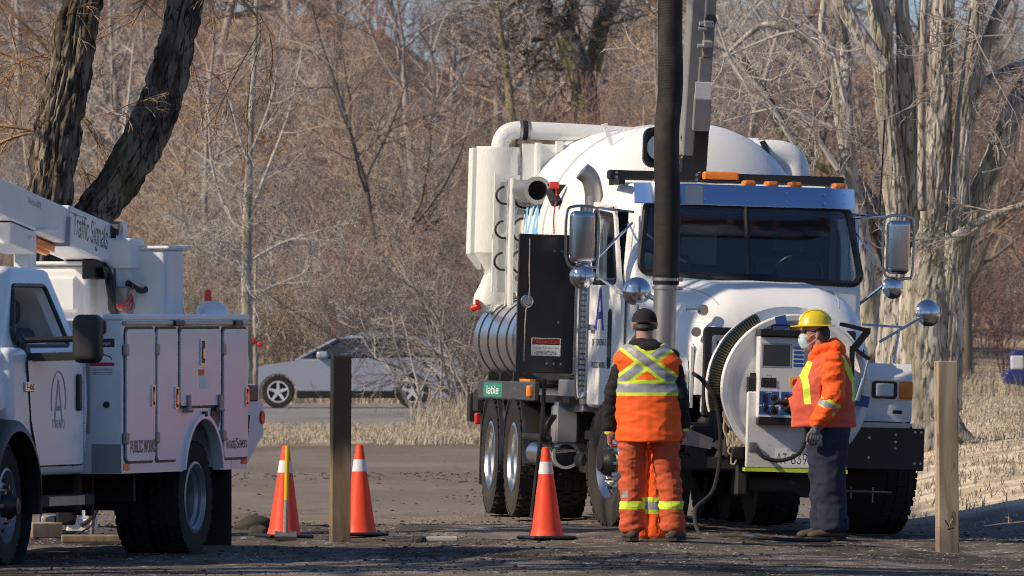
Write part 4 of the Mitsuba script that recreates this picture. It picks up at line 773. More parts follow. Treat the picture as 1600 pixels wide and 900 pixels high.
# ---- boom rising from behind the cab
BM = KEEP @ trm(-2.3, 0, 2.95) @ rotm((0, 1, 0), 12)
_W = BM
mat('mat_boom_shaded', prin(dirty((.21, .21, .21), (.10, .09, .09), .5, z1=4.6), .5))  # white boom given a dark grey base that carries its shade
bm = put('boom', cat(bx(-.16, .14, -.30, -.18, .1, 3.2, .01), bx(-.16, .10, -.18, -.13, .05, .7, .01)), 'mat_boom_shaded', vt)
put('boom_sleeve', cat(bx(-.2, .19, -.235, -.09, .42, .70, .008), bx(-.2, .17, -.21, -.10, .70, 1.05, .008), bx(-.2, .18, -.19, -.10, 1.05, 3.2, .008)), 'mat_boom_shaded', bm)
put('boom_plate', bx(.175, .19, -.235, -.10, .70, .84), 'mat_white_matt', bm)
put('boom_end', cat(bx(-.1, .16, -.215, -.09, .07, .42, .006), hull([(-.1, -.30, .42), (.1, -.30, .42), (-.1, -.09, .52), (.1, -.09, .52), (-.1, -.09, .42), (.1, -.09, .42)])), 'mat_black', bm)
puts('boom_lug', [bx(.17, .25, -.20, -.12, z, z+.05, .006) for z in (1.15, 1.32, 1.6, 1.9)]+[cyl((.2, -.24, z), (.2, -.17, z), .02, 8) for z in (1.15, 1.30, 1.34)], 'mat_grey', bm)
put('boom_foot', cat(bx(-.2, .16, -.32, -.16, -.10, .2, .02), tube(smoothpts([(.1, -.12, .06), (.15, -.02, .0), (.1, .06, -.05)], 5), .018, 6), tube(smoothpts([(.1, -.14, .1), (.15, -.08, -.02), (.1, .0, -.08)], 5), .014, 6)), 'mat_black', bm)
put('boom_lamp', cat(cyl((.1, -.14, 1.33), (.2, -.14, 1.38), .05, 14)), 'mat_ink', bm)
put('boom_ring', pipe((.0, -.45, .25), (.06, -.45, .25), .16, .11, 28), 'mat_white', bm)
_W = KEEP
put('boom_reel', tf(loft([[(x, y*k, z*k) for y, z in np.array(rpoly(-.14, .14, -.17, .17, .08).exterior.coords)[:-1]] for x, k in ((0, 1), (.08, 1), (.08, .80), (.0, .78))]), trm(-1.9, -.54, 3.17)), 'mat_black', vt)
put('reel_hub', lathe([(.10, 0), (.11, .05), (.001, .06)], 'x', 20, (-1.9, -.54, 3.17)), 'mat_white', vt)
# ---- front hose reel, door and control box
dc = np.array([0, .05, 1.175])
dm = put('hose_reel', lathe([(.001, 1.30), (.655, 1.30), (.665, 1.31), (.665, 1.34), (.655, 1.35), (.52, 1.36), (.50, 1.38), (.50, 1.66), (.60, 1.68), (.612, 1.69), (.612, 1.73), (.60, 1.74), (.56, 1.735), (.52, 1.70), (.001, 1.68)], 'x', 80, (0, .05, 1.175)), 'mat_white', vt, 25)
_W = KEEP @ trm(0, 0, 0)
put('reel_rim', pipe((1.30, .05, 1.175), (1.40, .05, 1.175), .672, .60, 80), 'mat_white', dm, 30)
hp = [(1.40+.04*k/60, .05-.60*math.cos(t), 1.175+.60*math.sin(t)) for k, t in enumerate(np.radians(np.linspace(-12, 62, 60)))]
hp = [(1.45, -.53, .86), (1.45, -.545, .95), (1.45, -.55, 1.02)]+[(1.45, .05-.62*math.cos(t), 1.175+.62*math.sin(t)) for t in np.radians(np.linspace(-8, 64, 40))]
HPs = smoothpts(hp, 5); rr_ = .052+.008*np.sign(np.sin(np.arange(len(HPs))*math.pi/1.6))
put('reel_hose', tube(HPs, .05, 14), 'mat_black', dm, 40)
Lh = np.r_[0, np.cumsum(np.linalg.norm(np.diff(HPs, axis=0), axis=1))]; tt, NN, BB = frames(HPs)
mat('mat_hose_rib', prin((.25, .20, .06), .6))
ribs = []
for s_ in np.arange(.14, Lh[-1], .022):
    q = np.array([np.interp(s_, Lh, HPs[:, k]) for k in range(3)]); d = np.array([np.interp(s_, Lh, tt[:, k]) for k in range(3)]); ribs.append(cyl(q-d*.004, q+d*.004, .057, 14))
put('hose_ribs', cat(*ribs), 'mat_hose_rib', dm, False)
put('hose_cuff', cat(cyl((1.45, -.53, .72), (1.45, -.545, .97), .068, 16), cyl((1.45, -.525, .62), (1.45, -.53, .74), .05, 14), cyl((1.45, -.545, .97), (1.45, -.548, .985), .072, 16)), 'mat_black', dm)
puts('reel_tape', [tf(bx(.0, .003, -.045, .045, 0, .11), trm(1.742, .05, 1.175) @ rotm((1, 0, 0), a) @ trm(0, 0, .50)) for a in (14, -98)], 'mat_blue', dm)
fp = put('service_door', bx(1.76, 1.82, -.355, .47, .535, 1.15, .008), 'mat_white', vt)
put('door_rim', bx(1.70, 1.83, -.365, .48, .505, .535), 'mat_lime', fp)
put('number_plate', bx(1.82, 1.825, -.12, .20, .555, .70), 'mat_sign_white', fp)
PF = lambda v, z, u: facing((u, v, z), (0, 1, 0), (0, 0, 1))
puts('plate_text', [text('AT·8392', .085, PF(.04, .615, 1.8255), .001, w=.30), text('ONTARIO', .022, PF(.04, .682, 1.8255), .001, w=.13)], 'mat_ink', fp, False)
put('door_knob', cat(cyl((1.82, -.30, .70), (1.86, -.30, .70), .028, 14), bx(1.82, 1.835, -.34, -.27, .66, .74, .006)), 'mat_steel', fp)
put('door_cable', tube(smoothpts([(1.86, -.28, .69), (1.90, -.22, .62), (1.90, -.08, .60), (1.90, .06, .66), (1.90, .11, .78), (1.90, .12, .93)], 6), .017, 8), 'mat_rubber', fp)
put('black_box', cat(bx(1.72, 1.80, -.355, -.27, 1.13, 1.27, .01), bx(1.74, 1.78, -.33, -.29, 1.27, 1.30)), 'mat_black', vt)
put('door_recess', bx(1.821, 1.825, -.21, -.03, .83, .93, .001), 'mat_white_matt', fp)
# control box
cb = put('control_box', bx(1.74, 1.90, -.285, .09, .94, 1.60, .008), 'mat_panel_face', vt)
put('box_lid', cat(bx(1.70, 1.95, -.29, .095, 1.60, 1.655, .006), tube(smoothpts([(1.8, -.17, 1.655), (1.8, -.16, 1.69), (1.8, -.03, 1.69), (1.8, -.02, 1.655)], 4), .008, 6)), 'mat_black', cb)
put('screen_frame', bx(1.90, 1.91, -.27, -.02, 1.345, 1.545, .004), 'mat_grey', cb); put('screen', bx(1.91, 1.914, -.255, -.035, 1.36, 1.53), 'mat_screen', cb)
for k in range(5): put('soft_key', rbx(1.90, 1.912, -.005, .075, 1.36+.035*k, 1.383+.035*k, .005), 'mat_blue', cb)
put('keypad', cat(bx(1.90, 1.91, -.265, -.14, 1.185, 1.265, .004), *[bx(1.91, 1.918, -.258+.03*i, -.237+.03*i, 1.197+.034*j, 1.222+.034*j, .003) for i in range(4) for j in range(2)]), 'mat_black', cb)
put('keypad_text', text('Setup', .014, PF(-.2, 1.283, 1.901), .001), 'mat_ink', cb, False)
put('stop_plate', bx(1.90, 1.906, -.03, .05, 1.19, 1.27), 'mat_yellow', cb); put('stop_button', cat(cyl((1.906, .012, 1.23), (1.95, .012, 1.23), .024, 16), cyl((1.93, .012, 1.23), (1.955, .012, 1.23), .031, 16)), 'mat_red', cb)
for v0, v1, z0, z1 in ((-.275, -.115, 1.045, 1.155), (-.10, .08, 1.045, 1.155), (-.275, -.115, .965, 1.035), (-.10, .08, .965, 1.035)): put('switch_panel', bx(1.90, 1.907, v0, v1, z0, z1, .003), 'mat_blue', cb)
for v, z in ((-.155, 1.10), (-.15, .995)): put('knob', cat(cyl((1.907, v, z), (1.915, v, z), .03, 16), cyl((1.915, v, z), (1.945, v, z), .020, 12)), 'mat_black', cb); put('knob_ring', pipe((1.907, v, z), (1.914, v, z), .034, .026, 20), 'mat_alu', cb)
for v, z in ((-.235, 1.10), (-.06, 1.10)): put('rocker', bx(1.907, 1.92, v-.018, v+.018, z-.032, z+.032, .004), 'mat_black', cb)
put('joystick', cat(cyl((1.907, -.235, 1.0), (1.96, -.235, 1.02), .012, 8), rbx(1.935, 1.985, -.262, -.208, 1.0, 1.06, .02)), 'mat_black', cb)
put('remote_pad', rbx(1.907, 1.96, -.08, .085, .985, 1.12, .03), 'mat_black', cb); puts('switch_text', [text('Jetting', .012, PF(-.2, 1.145, 1.9075), .001), text('Pressure', .012, PF(0, 1.145, 1.9075), .001)], 'mat_sign_white', cb, False)
put('box_base', bx(1.72, 1.93, -.285, .09, .885, .94, .006), 'mat_black', cb)
wp = put('warning_plate', bx(1.70, 1.705, .0, .17, 1.56, 1.71), 'mat_amber', vt); put('warning_triangle', prism([(.045, 1.60), (.125, 1.60), (.085, 1.68)], 1.705, 1.707, 'x'), 'mat_lime', wp, False)
BR = lambda p, q, w=.014: hull([(u, v+dv, z+dz) for v, z in (p, q) for u in (1.77, 1.80) for dv in (-w, w) for dz in (-w, w)])
put('hinge_arm', cat(BR((.40, 1.715), (.62, 1.67)), BR((.62, 1.67), (.51, 1.525), .020), BR((.51, 1.525), (.63, 1.44), .011), bx(1.76, 1.80, .475, .515, 1.0, 1.54)), 'mat_black_gloss', vt)
put('gas_strut', cat(cyl((1.815, .625, 1.43), (1.815, .585, 1.26), .012, 10), cyl((1.815, .59, 1.28), (1.815, .54, 1.10), .022, 12)), 'mat_chrome', vt)
# machinery, hooks and ropes to the left of the panel
put('front_machinery', cat(bx(1.2, 1.6, -.95, -.36, .50, .62, .02), bx(1.3, 1.65, -.5, -.36, .6, 1.15, .02), cyl((1.3, -.9, .7), (1.3, -.2, .7), .06, 12), cyl((1.45, -.72, .66), (1.6, -.72, .66), .075, 16), bx(1.4, 1.62, -.40, -.30, .30, .60, .02), bx(1.35, 1.55, -.30, .5, .34, .46, .02), cyl((1.4, .2, .42), (1.55, .2, .42), .12, 18), bx(1.50, 1.62, -.60, -.36, 1.09, 1.13, .01), hull([(1.5, -.62, .60), (1.56, -.62, .60), (1.5, -.36, .95), (1.56, -.36, .95), (1.5, -.30, .90), (1.56, -.30, .9), (1.5, -.5, .56), (1.56, -.5, .56)]), bx(1.2, 1.5, -.75, -.55, .62, .86, .02)), 'mat_chassis', vt)
for v, z, a in ((-.72, .74, -12), (-.48, .70, 20)): put('bracket_plate', tf(prism(Polygon([(-.11, -.05), (.11, -.035), (.11, .035), (-.06, .06), (-.11, .05), (-.07, 0)]).buffer(.01), 0, .02, 'x'), trm(1.60, v, z) @ rotm((1, 0, 0), a)), 'mat_steel', vt)
put('hook_bar', cat(cyl((1.60, -.58, 1.10), (1.60, -.22, 1.08), .022, 10), rbx(1.56, 1.66, -.52, -.38, 1.06, 1.13, .03)), 'mat_black', vt)
r2 = np.random.default_rng(4); ropes = []
for k in range(12):
    x0 = -.50+.026*k+r2.normal(0, .008); x1 = -.42+r2.normal(0, .03); zb = .52+r2.uniform(0, .3)
    ropes.append(tube(smoothpts([(1.63, x0, 1.08), (1.66, x0-.02+r2.normal(0, .02), .95), (1.66, (x0+x1)/2+r2.normal(0, .03), .82), (1.65, x1, .70), (1.65, x1-.01, zb), (1.655, x1+.02, zb-.01), (1.66, x1+.035, zb+.05), (1.66, x1+.05, .72), (1.665, x0+.06, .9), (1.64, x0+.03, 1.07)], 5), .0075, 6))
put('rope_bundle', cat(*ropes), 'mat_rope', vt); puts('rope_hook', [rbx(1.64, 1.69, -.45, -.32, .60, .70, .02), cyl((1.67, -.38, .82), (1.70, -.38, .84), .03, 10)], 'mat_black', vt); put('snap_ring', cyl((1.69, -.46, .84), (1.71, -.46, .85), .02, 12), 'mat_chrome', vt)
put('front_axle_bits', cat(tube([(1.2, .55, .36), (1.25, .95, .36)], .009, 5), tube([(1.22, .62, .30), (1.22, .62, .40)], .006, 5), tube([(1.22, .80, .27), (1.22, .80, .40)], .006, 5)), 'mat_steel', vt)

# ------------------------------------------------------------------ suction hose hanging from the boom
sh = thing('suction_hose', 'long black suction hose hanging from the boom in front of the windscreen', 'hose')
hx = lambda px, py, u=1.62: None
HP = [(1.62, -1.045, 5.2), (1.62, -1.05, 4.2), (1.62, -1.03, 3.6), (1.62, -1.05, 3.2), (1.62, -1.025, 2.6), (1.62, -1.02, 2.05)]
HPs = smoothpts(HP, 12); hr = .101+.004*meshkit.fbm(HPs*np.array([1, 1, 2.2]), 3, 2)+np.linspace(-.006, .004, len(HPs))
put('sleeve', tube(HPs, hr, 36), 'mat_hose', sh, 40)
put('cuff', cat(tube([(1.62, -1.02, 2.07), (1.62, -1.02, 1.99)], [.108, .104], 32)), 'mat_rubber', sh, 30)
for z, r in ((2.035, .110), (1.965, .106)): put('clamp', cat(pipe((1.62, -1.02, z-.012), (1.62, -1.02, z+.012), r+.006, r-.01, 32), bx(1.68, 1.74, -.95, -.90, z-.014, z+.014, .005)), 'mat_steel', sh)
put('steel_tube', cat(tube([(1.62, -1.02, 2.0), (1.62, -1.03, 1.0), (1.62, -1.04, .06)], .094, 32)), 'mat_steel', sh, 30)
# ------------------------------------------------------------------ bucket truck (left)
BT = frame((-3.406, 83.0, 0.0), math.radians(-16.0))
world(BT)
mat('mat_white_shop', prin(dirty((.78, .80, .82), amount=.36, z1=1.0), .22, coat=1.0))
mat('mat_white_body', prin(dirty((.70, .71, .71), (.25, .26, .25), amount=.35, z1=1.2), .4))
mat('mat_rim_grey', prin((.30, .31, .33), .35, .5))
bt = thing('bucket_truck', 'white bucket truck with service body compartments, parked at left under the tree', 'truck')
wheel(bt, (3.8, .86, .41), .41, .24, .255, 1, 4, nuts=8, lugs=40, rim='mat_rim_grey')
wheel(bt, (3.8, -.86, .41), .41, .24, .255, -1, 4, nuts=8, lugs=40, rim='mat_rim_grey')
for s in (-1, 1):
    wheel(bt, (0, 1.04*s, .415), .415, .22, .25, s, deep=True, nuts=8, lugs=40, rim='mat_rim_grey'); wheel(bt, (0, .77*s, .415), .415, .22, .25, s, bare=True, lugs=40)
    put('mud_flap', bx(-.72, -.70, s*.60, s*1.20, .05, .75), 'mat_rubber', bt)
put('chassis', cat(*[bx(-1.7, 4.6, s*.42-.04, s*.42+.04, .52, .72) for s in (-1, 1)], cyl((0, -.8, .415), (0, .8, .415), .10), cyl((3.8, -.75, .41), (3.8, .75, .41), .06), bx(.6, 1.9, -.95, -.45, .35, .62, .05), bx(2.2, 3.2, -.4, .4, .40, .75, .1), cyl((.3, 0, .45), (2.5, 0, .55), .05),
    bx(1.55, 1.70, .55, .80, .33, .62, .02), bx(.95, 1.0, .5, 1.0, .40, .62), bx(1.15, 1.2, .6, .66, .30, .6), bx(1.3, 1.35, .75, .80, .3, .6)), 'mat_chassis', bt)
# service body
sb = put('service_body', cat(bx(-1.1, 1.9, -1.2, 1.16, .66, 1.70, .01), bx(-1.12, 1.92, 1.0, 1.22, 1.70, 1.735, .01), bx(-1.12, 1.92, -1.22, -1.0, 1.70, 1.735, .01)), 'mat_white_body', bt) if 0 else None
arch = Point(0, .53).buffer(.46, quad_segs=16)
side = sbox(-1.1, .61, 1.9, 1.70).difference(arch).difference(sbox(-.44, .5, .44, .62))
sb = put('service_body', cat(prism(side, 1.14, 1.2, 'y'), prism(side, -1.2, -1.14, 'y'), bx(1.86, 1.9, -1.14, 1.14, .61, 1.70), bx(-1.1, -1.06, -1.14, 1.14, .61, 1.70), bx(-1.06, 1.86, -1.14, -.75, 1.66, 1.70), bx(-1.06, 1.86, .75, 1.14, 1.66, 1.70), bx(-1.06, 1.86, -.75, .75, 1.0, 1.04), bx(.5, 1.86, -1.14, 1.14, .63, .67), bx(-1.06, -.5, -1.14, 1.14, .63, .67), bx(-1.06, 1.86, .72, .75, 1.0, 1.7), bx(-1.06, 1.86, -.75, -.72, 1.0, 1.7), bx(.46, .5, -1.14, 1.14, .63, 1.0), bx(-.5, -.46, -1.14, 1.14, .63, 1.0)), 'mat_white_shop', bt, False)
put('top_rail', cat(bx(-1.12, 1.92, 1.06, 1.215, 1.70, 1.745, .008), bx(-1.12, 1.92, -1.215, -1.06, 1.70, 1.745, .008)), 'mat_white_shop', sb)
put('rain_gutter', bx(-1.1, 1.88, 1.20, 1.232, 1.665, 1.695, .006), 'mat_alu_dull', sb)
put('gutter_clip', cat(bx(.55, .78, 1.22, 1.25, 1.66, 1.70, .006), bx(-.85, -.66, 1.22, 1.25, 1.66, 1.70, .006)), 'mat_black', sb)
def sdoor(u0, u1, z0, z1, name='compartment_door', r=.05):
    d = rpoly(u1, u0, z0, z1, r)
    k = put(name, prism(d.buffer(-.008), 1.2, 1.222, 'y'), 'mat_white_shop', sb, False)
    put('door_seal', prism(d.buffer(.012).difference(d.buffer(-.008)), 1.2, 1.208, 'y'), 'mat_ink', k, False); return k
D = [sdoor(1.84, 1.17, .69, 1.645), sdoor(1.13, .635, .69, 1.645), sdoor(.585, -.40, 1.075, 1.645), sdoor(-.46, -1.06, .69, 1.645)]
def handle(k, u, z, w=.05, h=.16):
    put('paddle_handle', cat(prism(rpoly(u-w, u+w, z-h/2, z+h/2, .015).difference(rpoly(u-w+.016, u+w-.016, z-h/2+.014, z+h/2-.014, .008)), 1.222, 1.236, 'y'), bx(u-.02, u+.02, 1.222, 1.245, z-.05, z+.03, .006)), 'mat_chrome', k, False)
    put('handle_pocket', prism(rpoly(u-w+.012, u+w-.012, z-h/2+.01, z+h/2-.01, .008), 1.2215, 1.226, 'y'), 'mat_black', k, False)
handle(D[0], 1.25, 1.16, .04, .16); handle(D[1], .70, 1.14, .045, .16); handle(D[2], .08, 1.47, .055, .19); handle(D[3], -1.0, 1.14, .04, .14)
for k, u, zs in ((D[0], 1.86, (.86, 1.49)), (D[1], 1.15, (.86, 1.49)), (D[3], -.44, (.86, 1.49))):
    for z in zs: put('hinge', bx(u-.035, u+.035, 1.21, 1.24, z-.04, z+.04, .006), 'mat_steel', k)
for u in (.42, -.33): put('stay', cat(bx(u-.02, u+.02, 1.222, 1.25, 1.04, 1.16, .006), cyl((u-.06, 1.235, 1.05), (u+.06, 1.235, 1.05), .018, 8)), 'mat_steel', D[2])
YF = lambda u, z, v=1.2225: facing((u, v, z), (-1, 0, 0), (0, 0, 1))
put('lettering', text('PUBLIC WORKS', .085, YF(1.46, .80), .002, True, .60), mat('mat_ink_soft', prin((.10, .06, .06), .5)), D[0], False)
put('lettering', text('Roads/Sewers', .075, YF(-.77, .80), .002, w=.50), 'mat_ink', D[3], False)
put('label', cat(bx(.02, .16, 1.222, 1.2245, 1.30, 1.345), ), 'mat_red', D[2]); put('label', bx(-.06, .14, 1.222, 1.224, 1.20, 1.295), 'mat_sign_white', D[2])
put('reflector', bx(1.86, 1.72, 1.2, 1.206, .63, .68), 'mat_amber', sb); put('reflector', bx(-1.08, -.94, 1.2, 1.206, .645, .70), 'mat_red', sb)
put('arch_trim', prism(arch.buffer(.03).difference(arch.buffer(-.005)).intersection(sbox(-1, .62, 1, 2)), 1.195, 1.225, 'y'), 'mat_white_shop', sb, False)
put('arch_lamp', rbx(-.05, .01, 1.2, 1.235, 1.0, 1.04, .012), 'mat_black', sb)
put('fuel_cap', lathe([(.10, 0), (.10, .012), (.085, .014), (.07, .006), (.001, .006)], 'y', 28, (-.30, 1.2, 1.0)), 'mat_black', sb)
# front face of the body
XF = lambda v, z, u=1.9005: facing((u, v, z), (0, 1, 0), (0, 0, 1))
put('front_plate', bx(1.9, 1.906, .98, 1.2, .615, .82), 'mat_grey', sb); put('side_lamp', rbx(1.9, 1.94, 1.04, 1.09, 1.60, 1.70, .02), 'mat_black', sb)
put('badge', bx(1.9, 1.908, .99, 1.15, 1.51, 1.57), 'mat_ink', sb); put('badge_text', text('VERSALIFT', .022, XF(1.07, 1.535, 1.9085), .001, w=.11), 'mat_sign_white', sb, False)
pl = put('sticker', bx(1.9, 1.903, .97, 1.15, 1.30, 1.47), 'mat_sign_white', sb); put('sticker_band', bx(1.903, 1.905, .97, 1.15, 1.375, 1.40), 'mat_red', pl)
put('sticker_drawing', cat(tube([(1.904, 1.02, 1.42), (1.904, 1.07, 1.455), (1.904, 1.12, 1.44), (1.904, 1.13, 1.42)], .004, 4), text('DANGER', .012, XF(1.06, 1.387, 1.905), .001), *[bx(1.903, 1.904, .985, 1.135, 1.315+.012*k, 1.319+.012*k) for k in range(4)]), 'mat_ink', pl, False)
put('body_plug', cyl((1.9, 1.09, 1.10), (1.91, 1.09, 1.10), .025, 12), 'mat_ink', sb)
put('edge_channel', cat(bx(1.9, 1.93, .93, .97, .90, 1.5), bolt_heads([(1.93, .95, z) for z in (.95, 1.1, 1.3, 1.45)], (1, 0, 0), .012)), 'mat_grey', sb)
# rear step
rs = put('rear_step', cat(prism([(-1.12, 1.10), (-1.95, 1.10), (-1.95, .86), (-1.55, .64), (-1.12, .64)], 1.0, 1.06, 'y'), bx(-1.95, -1.12, -1.06, 1.0, .95, 1.05)), 'mat_white_body', bt, False)
put('step_tread', bx(-1.9, -1.12, -1.0, 1.04, 1.10, 1.22, .01), 'mat_black', rs); put('step_slot', prism([(-1.4, 1.0), (-1.62, 1.0), (-1.52, .74)], 1.06, 1.064, 'y'), 'mat_ink', rs, False); put('step_lamp', cyl((-1.9, 1.06, .98), (-1.9, 1.075, .98), .05, 14), 'mat_red', rs)
# cab
def cabhull(P, r): return bhull(P, r)
upper = [(2.16, s*.92, 1.45) for s in (-1, 1)]+[(2.22, s*.70, 2.0) for s in (-1, 1)]+[(3.0, s*.70, 2.02) for s in (-1, 1)]+[(3.25, s*.68, 1.96) for s in (-1, 1)]+[(3.82, s*.88, 1.45) for s in (-1, 1)]
upin = [(2.20, s*.88, 1.42) for s in (-1, 1)]+[(2.26, s*.66, 1.96) for s in (-1, 1)]+[(3.0, s*.66, 1.98) for s in (-1, 1)]+[(3.22, s*.64, 1.92) for s in (-1, 1)]+[(3.78, s*.84, 1.42) for s in (-1, 1)]
up = bhull(upper, .06)-bhull(upin, .03)
win = Polygon([(2.36, 1.52), (3.52, 1.52), (3.48, 1.62), (3.10, 1.945), (2.40, 1.945)]).buffer(-.05).buffer(.05, quad_segs=5)
up -= mf(prism(win, -1.5, 1.5, 'y'))
ws = Polygon([(-.84, 1.50), (.84, 1.50), (.66, 1.93), (-.66, 1.93)]).buffer(-.05).buffer(.05, quad_segs=5)
up -= mf(prism(ws, 3.2, 4.5, 'x'))-mf(bx(3.0, 3.25, -2, 2, 1, 3))
put('cab_top', up, 'mat_white_shop', bt, 30)
doorP = [(u, s*(.93+.045*math.sin((z-.5)*2.6)), z) for s in (-1, 1) for z in (.66, .85, 1.05, 1.25, 1.46) for u in (2.16, 3.75)]
lower = bhull(doorP, .05)-mf(cyl((3.8, -2, .42), (3.8, 2, .42), .52, 40))-mf(bx(2.3, 3.6, -.85, .85, .75, 1.6))
put('cab_body', lower, 'mat_white_shop', bt, 30)
put('cab_floor', cat(bx(2.2, 3.6, -.84, .84, .70, .78), rbx(2.3, 2.55, .12, .72, .85, 1.65, .08), rbx(2.3, 2.5, .25, .6, 1.66, 1.86, .07), rbx(2.3, 2.55, -.72, -.12, .85, 1.65, .08), bx(3.3, 3.65, -.85, .85, 1.2, 1.45, .05)), 'mat_seat', bt)
put('steering_wheel', tf(lathe([(.19+.014*math.cos(a), .014*math.sin(a)) for a in np.linspace(0, 2*math.pi, 9)], 'z', 28), trm(3.1, .42, 1.45) @ rotm((0, 1, 0), -60)), 'mat_black', bt)
def sv(z): return .93+.06+.0 if z < 1.45 else .98-(z-1.45)*.40
wv, wf = prism(win, 0, .001, 'y'); wv[:, 1] = [.955-(z-1.52)*.41 for z in wv[:, 2]]
low_ = prism(win.intersection(sbox(2, 1.4, 4, 1.575)), 0, .001, 'y'); lv, lf = low_; lv[:, 1] = [.945-(z-1.52)*.41 for z in lv[:, 2]]; put('side_window', (lv, lf), 'mat_glass', bt, False)   # wound down
wr_ = np.array(win.exterior.coords); put('window_seal', tube(np.c_[wr_[:, 0], [.962-(z-1.52)*.41 for z in wr_[:, 1]], wr_[:, 1]], .016, 6, False), 'mat_black', bt)
wv, wf = prism(ws, 0, .001, 'x'); wv[:, 0] = [3.86-(z-1.45)*1.13 for z in wv[:, 2]]; put('windscreen', (wv, wf[:len(wf)//2]), 'mat_glass', bt, False)
put('permit', bx(3.60, 3.605, .62, .80, 1.50, 1.56), 'mat_yellow', bt)
dk = put('door', prism(Polygon([(2.24, .68), (3.24, .68), (3.42, 1.0), (3.5, 1.42), (2.24, 1.42)]).buffer(-.04).buffer(.04, quad_segs=4), 1.0275, 1.031, 'y'), 'mat_white_shop', bt, False)
seam = np.array(Polygon([(2.24, .68), (3.24, .68), (3.42, 1.0), (3.5, 1.44), (2.24, 1.44)]).buffer(-.04).buffer(.04, quad_segs=4).exterior.coords)
put('door_seam', tube(np.c_[seam[:, 0], seam[:, 0]*0+1.029, seam[:, 1]], .006, 4, False), 'mat_ink', dk)
put('door_handle', rbx(2.34, 2.42, 1.03, 1.06, 1.06, 1.32, .02), 'mat_black', dk)
mat('mat_emblem', prin((.30, .31, .34), .5))
em = put('emblem', cat(text('A', .30, YF(2.82, 1.13, 1.032), .002, w=.20), text('TORONTO', .06, YF(2.82, .97, 1.032), .002, w=.28), tube([(2.82+.16*math.cos(t), 1.033, 1.14+.2*math.sin(t)) for t in np.linspace(-.4, 3.5, 20)], .006, 4)), 'mat_emblem', dk, False)
put('fender_badge', cat(bx(3.36, 3.56, 1.025, 1.04, 1.20, 1.27, .006)), 'mat_chrome', bt); put('badge_text', text('F-450', .045, YF(3.46, 1.235, 1.041), .002, True, .15), 'mat_ink', bt, False)
put('unit_number', text('TB-717', .075, YF(3.58, 1.40, 1.0), .002, w=.26), 'mat_grey', bt, False)
put('hood', hull([(u, s*v, z) for s in (-1, 1) for u, v, z in ((3.7, .92, 1.42), (3.7, .98, 1.25), (4.9, .80, 1.22), (4.9, .86, 1.1), (4.95, .86, .8), (3.7, .98, 1.12))]), 'mat_white_shop', bt, 25)
put('grille', cat(bx(4.95, 5.0, -.75, .75, .75, 1.15, .02), bx(4.8, 5.1, -.95, .95, .45, .68, .03)), 'mat_grey', bt)
put('headlight', rbx(4.9, 4.99, .55, .86, .85, 1.1, .03), 'mat_lens', bt)
for s in (-1, 1):
    R = []
    for t in np.radians(np.linspace(-15, 190, 24)):
        p = np.array([3.8+.0, 0, .44]); d = np.array([math.cos(t), 0, math.sin(t)]); ro, ri = .575, .49
        ring_ = [p+d*ro+(0, s*.94, 0), p+d*(ro-.01)+(0, s*1.04, 0), p+d*(ro-.05)+(0, s*1.07, 0), p+d*ri+(0, s*1.075, 0), p+d*(ri-.01)+(0, s*1.05, 0), p+d*ri+(0, s*.90, 0)]
        R.append(ring_ if s > 0 else ring_[::-1])
    put('fender_flare', loft(R), 'mat_black', bt, 35)
    put('wheel_well', lathe([(.50, -.3), (.515, .3)], 'y', 32, (3.8, s*.7, .44)), 'mat_chassis', bt)
# mirror on two arms
mk = put('mirror', rbx(3.18, 3.36, 1.30, 1.50, 1.40, 1.74, .055), 'mat_plastic' if 0 else mat('mat_plastic', prin((.022, .022, .024), .55)), bt, 40)
put('mirror_lens', rbx(3.165, 3.19, 1.32, 1.48, 1.44, 1.70, .012), 'mat_chrome', mk)
put('mirror_base', hull([(3.55, .97, 1.38), (3.2, .99, 1.38), (3.5, .97, 1.55), (3.35, .93, 1.64), (3.5, 1.01, 1.40), (3.25, 1.02, 1.40), (3.45, 1.0, 1.54)]), 'mat_plastic', mk)
put('mirror_arm', cat(tube([(3.42, .98, 1.56), (3.30, 1.33, 1.57)], .022, 10), hull([(3.4, .99, 1.41), (3.3, .99, 1.47), (3.34, 1.32, 1.42), (3.26, 1.32, 1.48), (3.4, .99, 1.47), (3.34, 1.32, 1.47)])), 'mat_plastic', mk)
st = put('side_step', bx(1.95, 3.2, .90, 1.02, .385, .47, .01), 'mat_chassis', bt); put('step_plate', bx(2.2, 3.0, 1.02, 1.026, .395, .46), 'mat_alu_dull', st)
# turret, boom, bucket
mat('mat_fiberglass', prin(dirty((.76, .76, .75), amount=.3, z0=1, z1=3), .38, coat=.3))
tur = put('turret', cat(bx(-.55, .10, .05, .62, 1.04, 1.62, .03), hull([(u, v, z) for v in (.13, .47) for u, z in ((-.45, 1.6), (-.10, 1.6), (-.40, 2.36), (-.30, 2.40), (-.16, 2.25))])), 'mat_white_body', bt)
put('tower_plate', cat(*[prism([(-.50, 1.62), (-.20, 1.62), (-.14, 2.25), (-.20, 2.42), (-.36, 2.42), (-.42, 2.25)], v, v+.02, 'y') for v in (.10, .49)]), 'mat_white_body', tur, False)
B0, B1 = np.array([-.28, .30, 2.25]), np.array([5.0, .30, 2.92]); L = np.linalg.norm(B1-B0); bd = (B1-B0)/L
_W = BT @ facing(B0, bd, (-bd[2], 0, bd[0])) @ np.array([[1, 0, 0, 0], [0, 0, 1, 0], [0, -1, 0, 0], [0, 0, 0, 1.]])
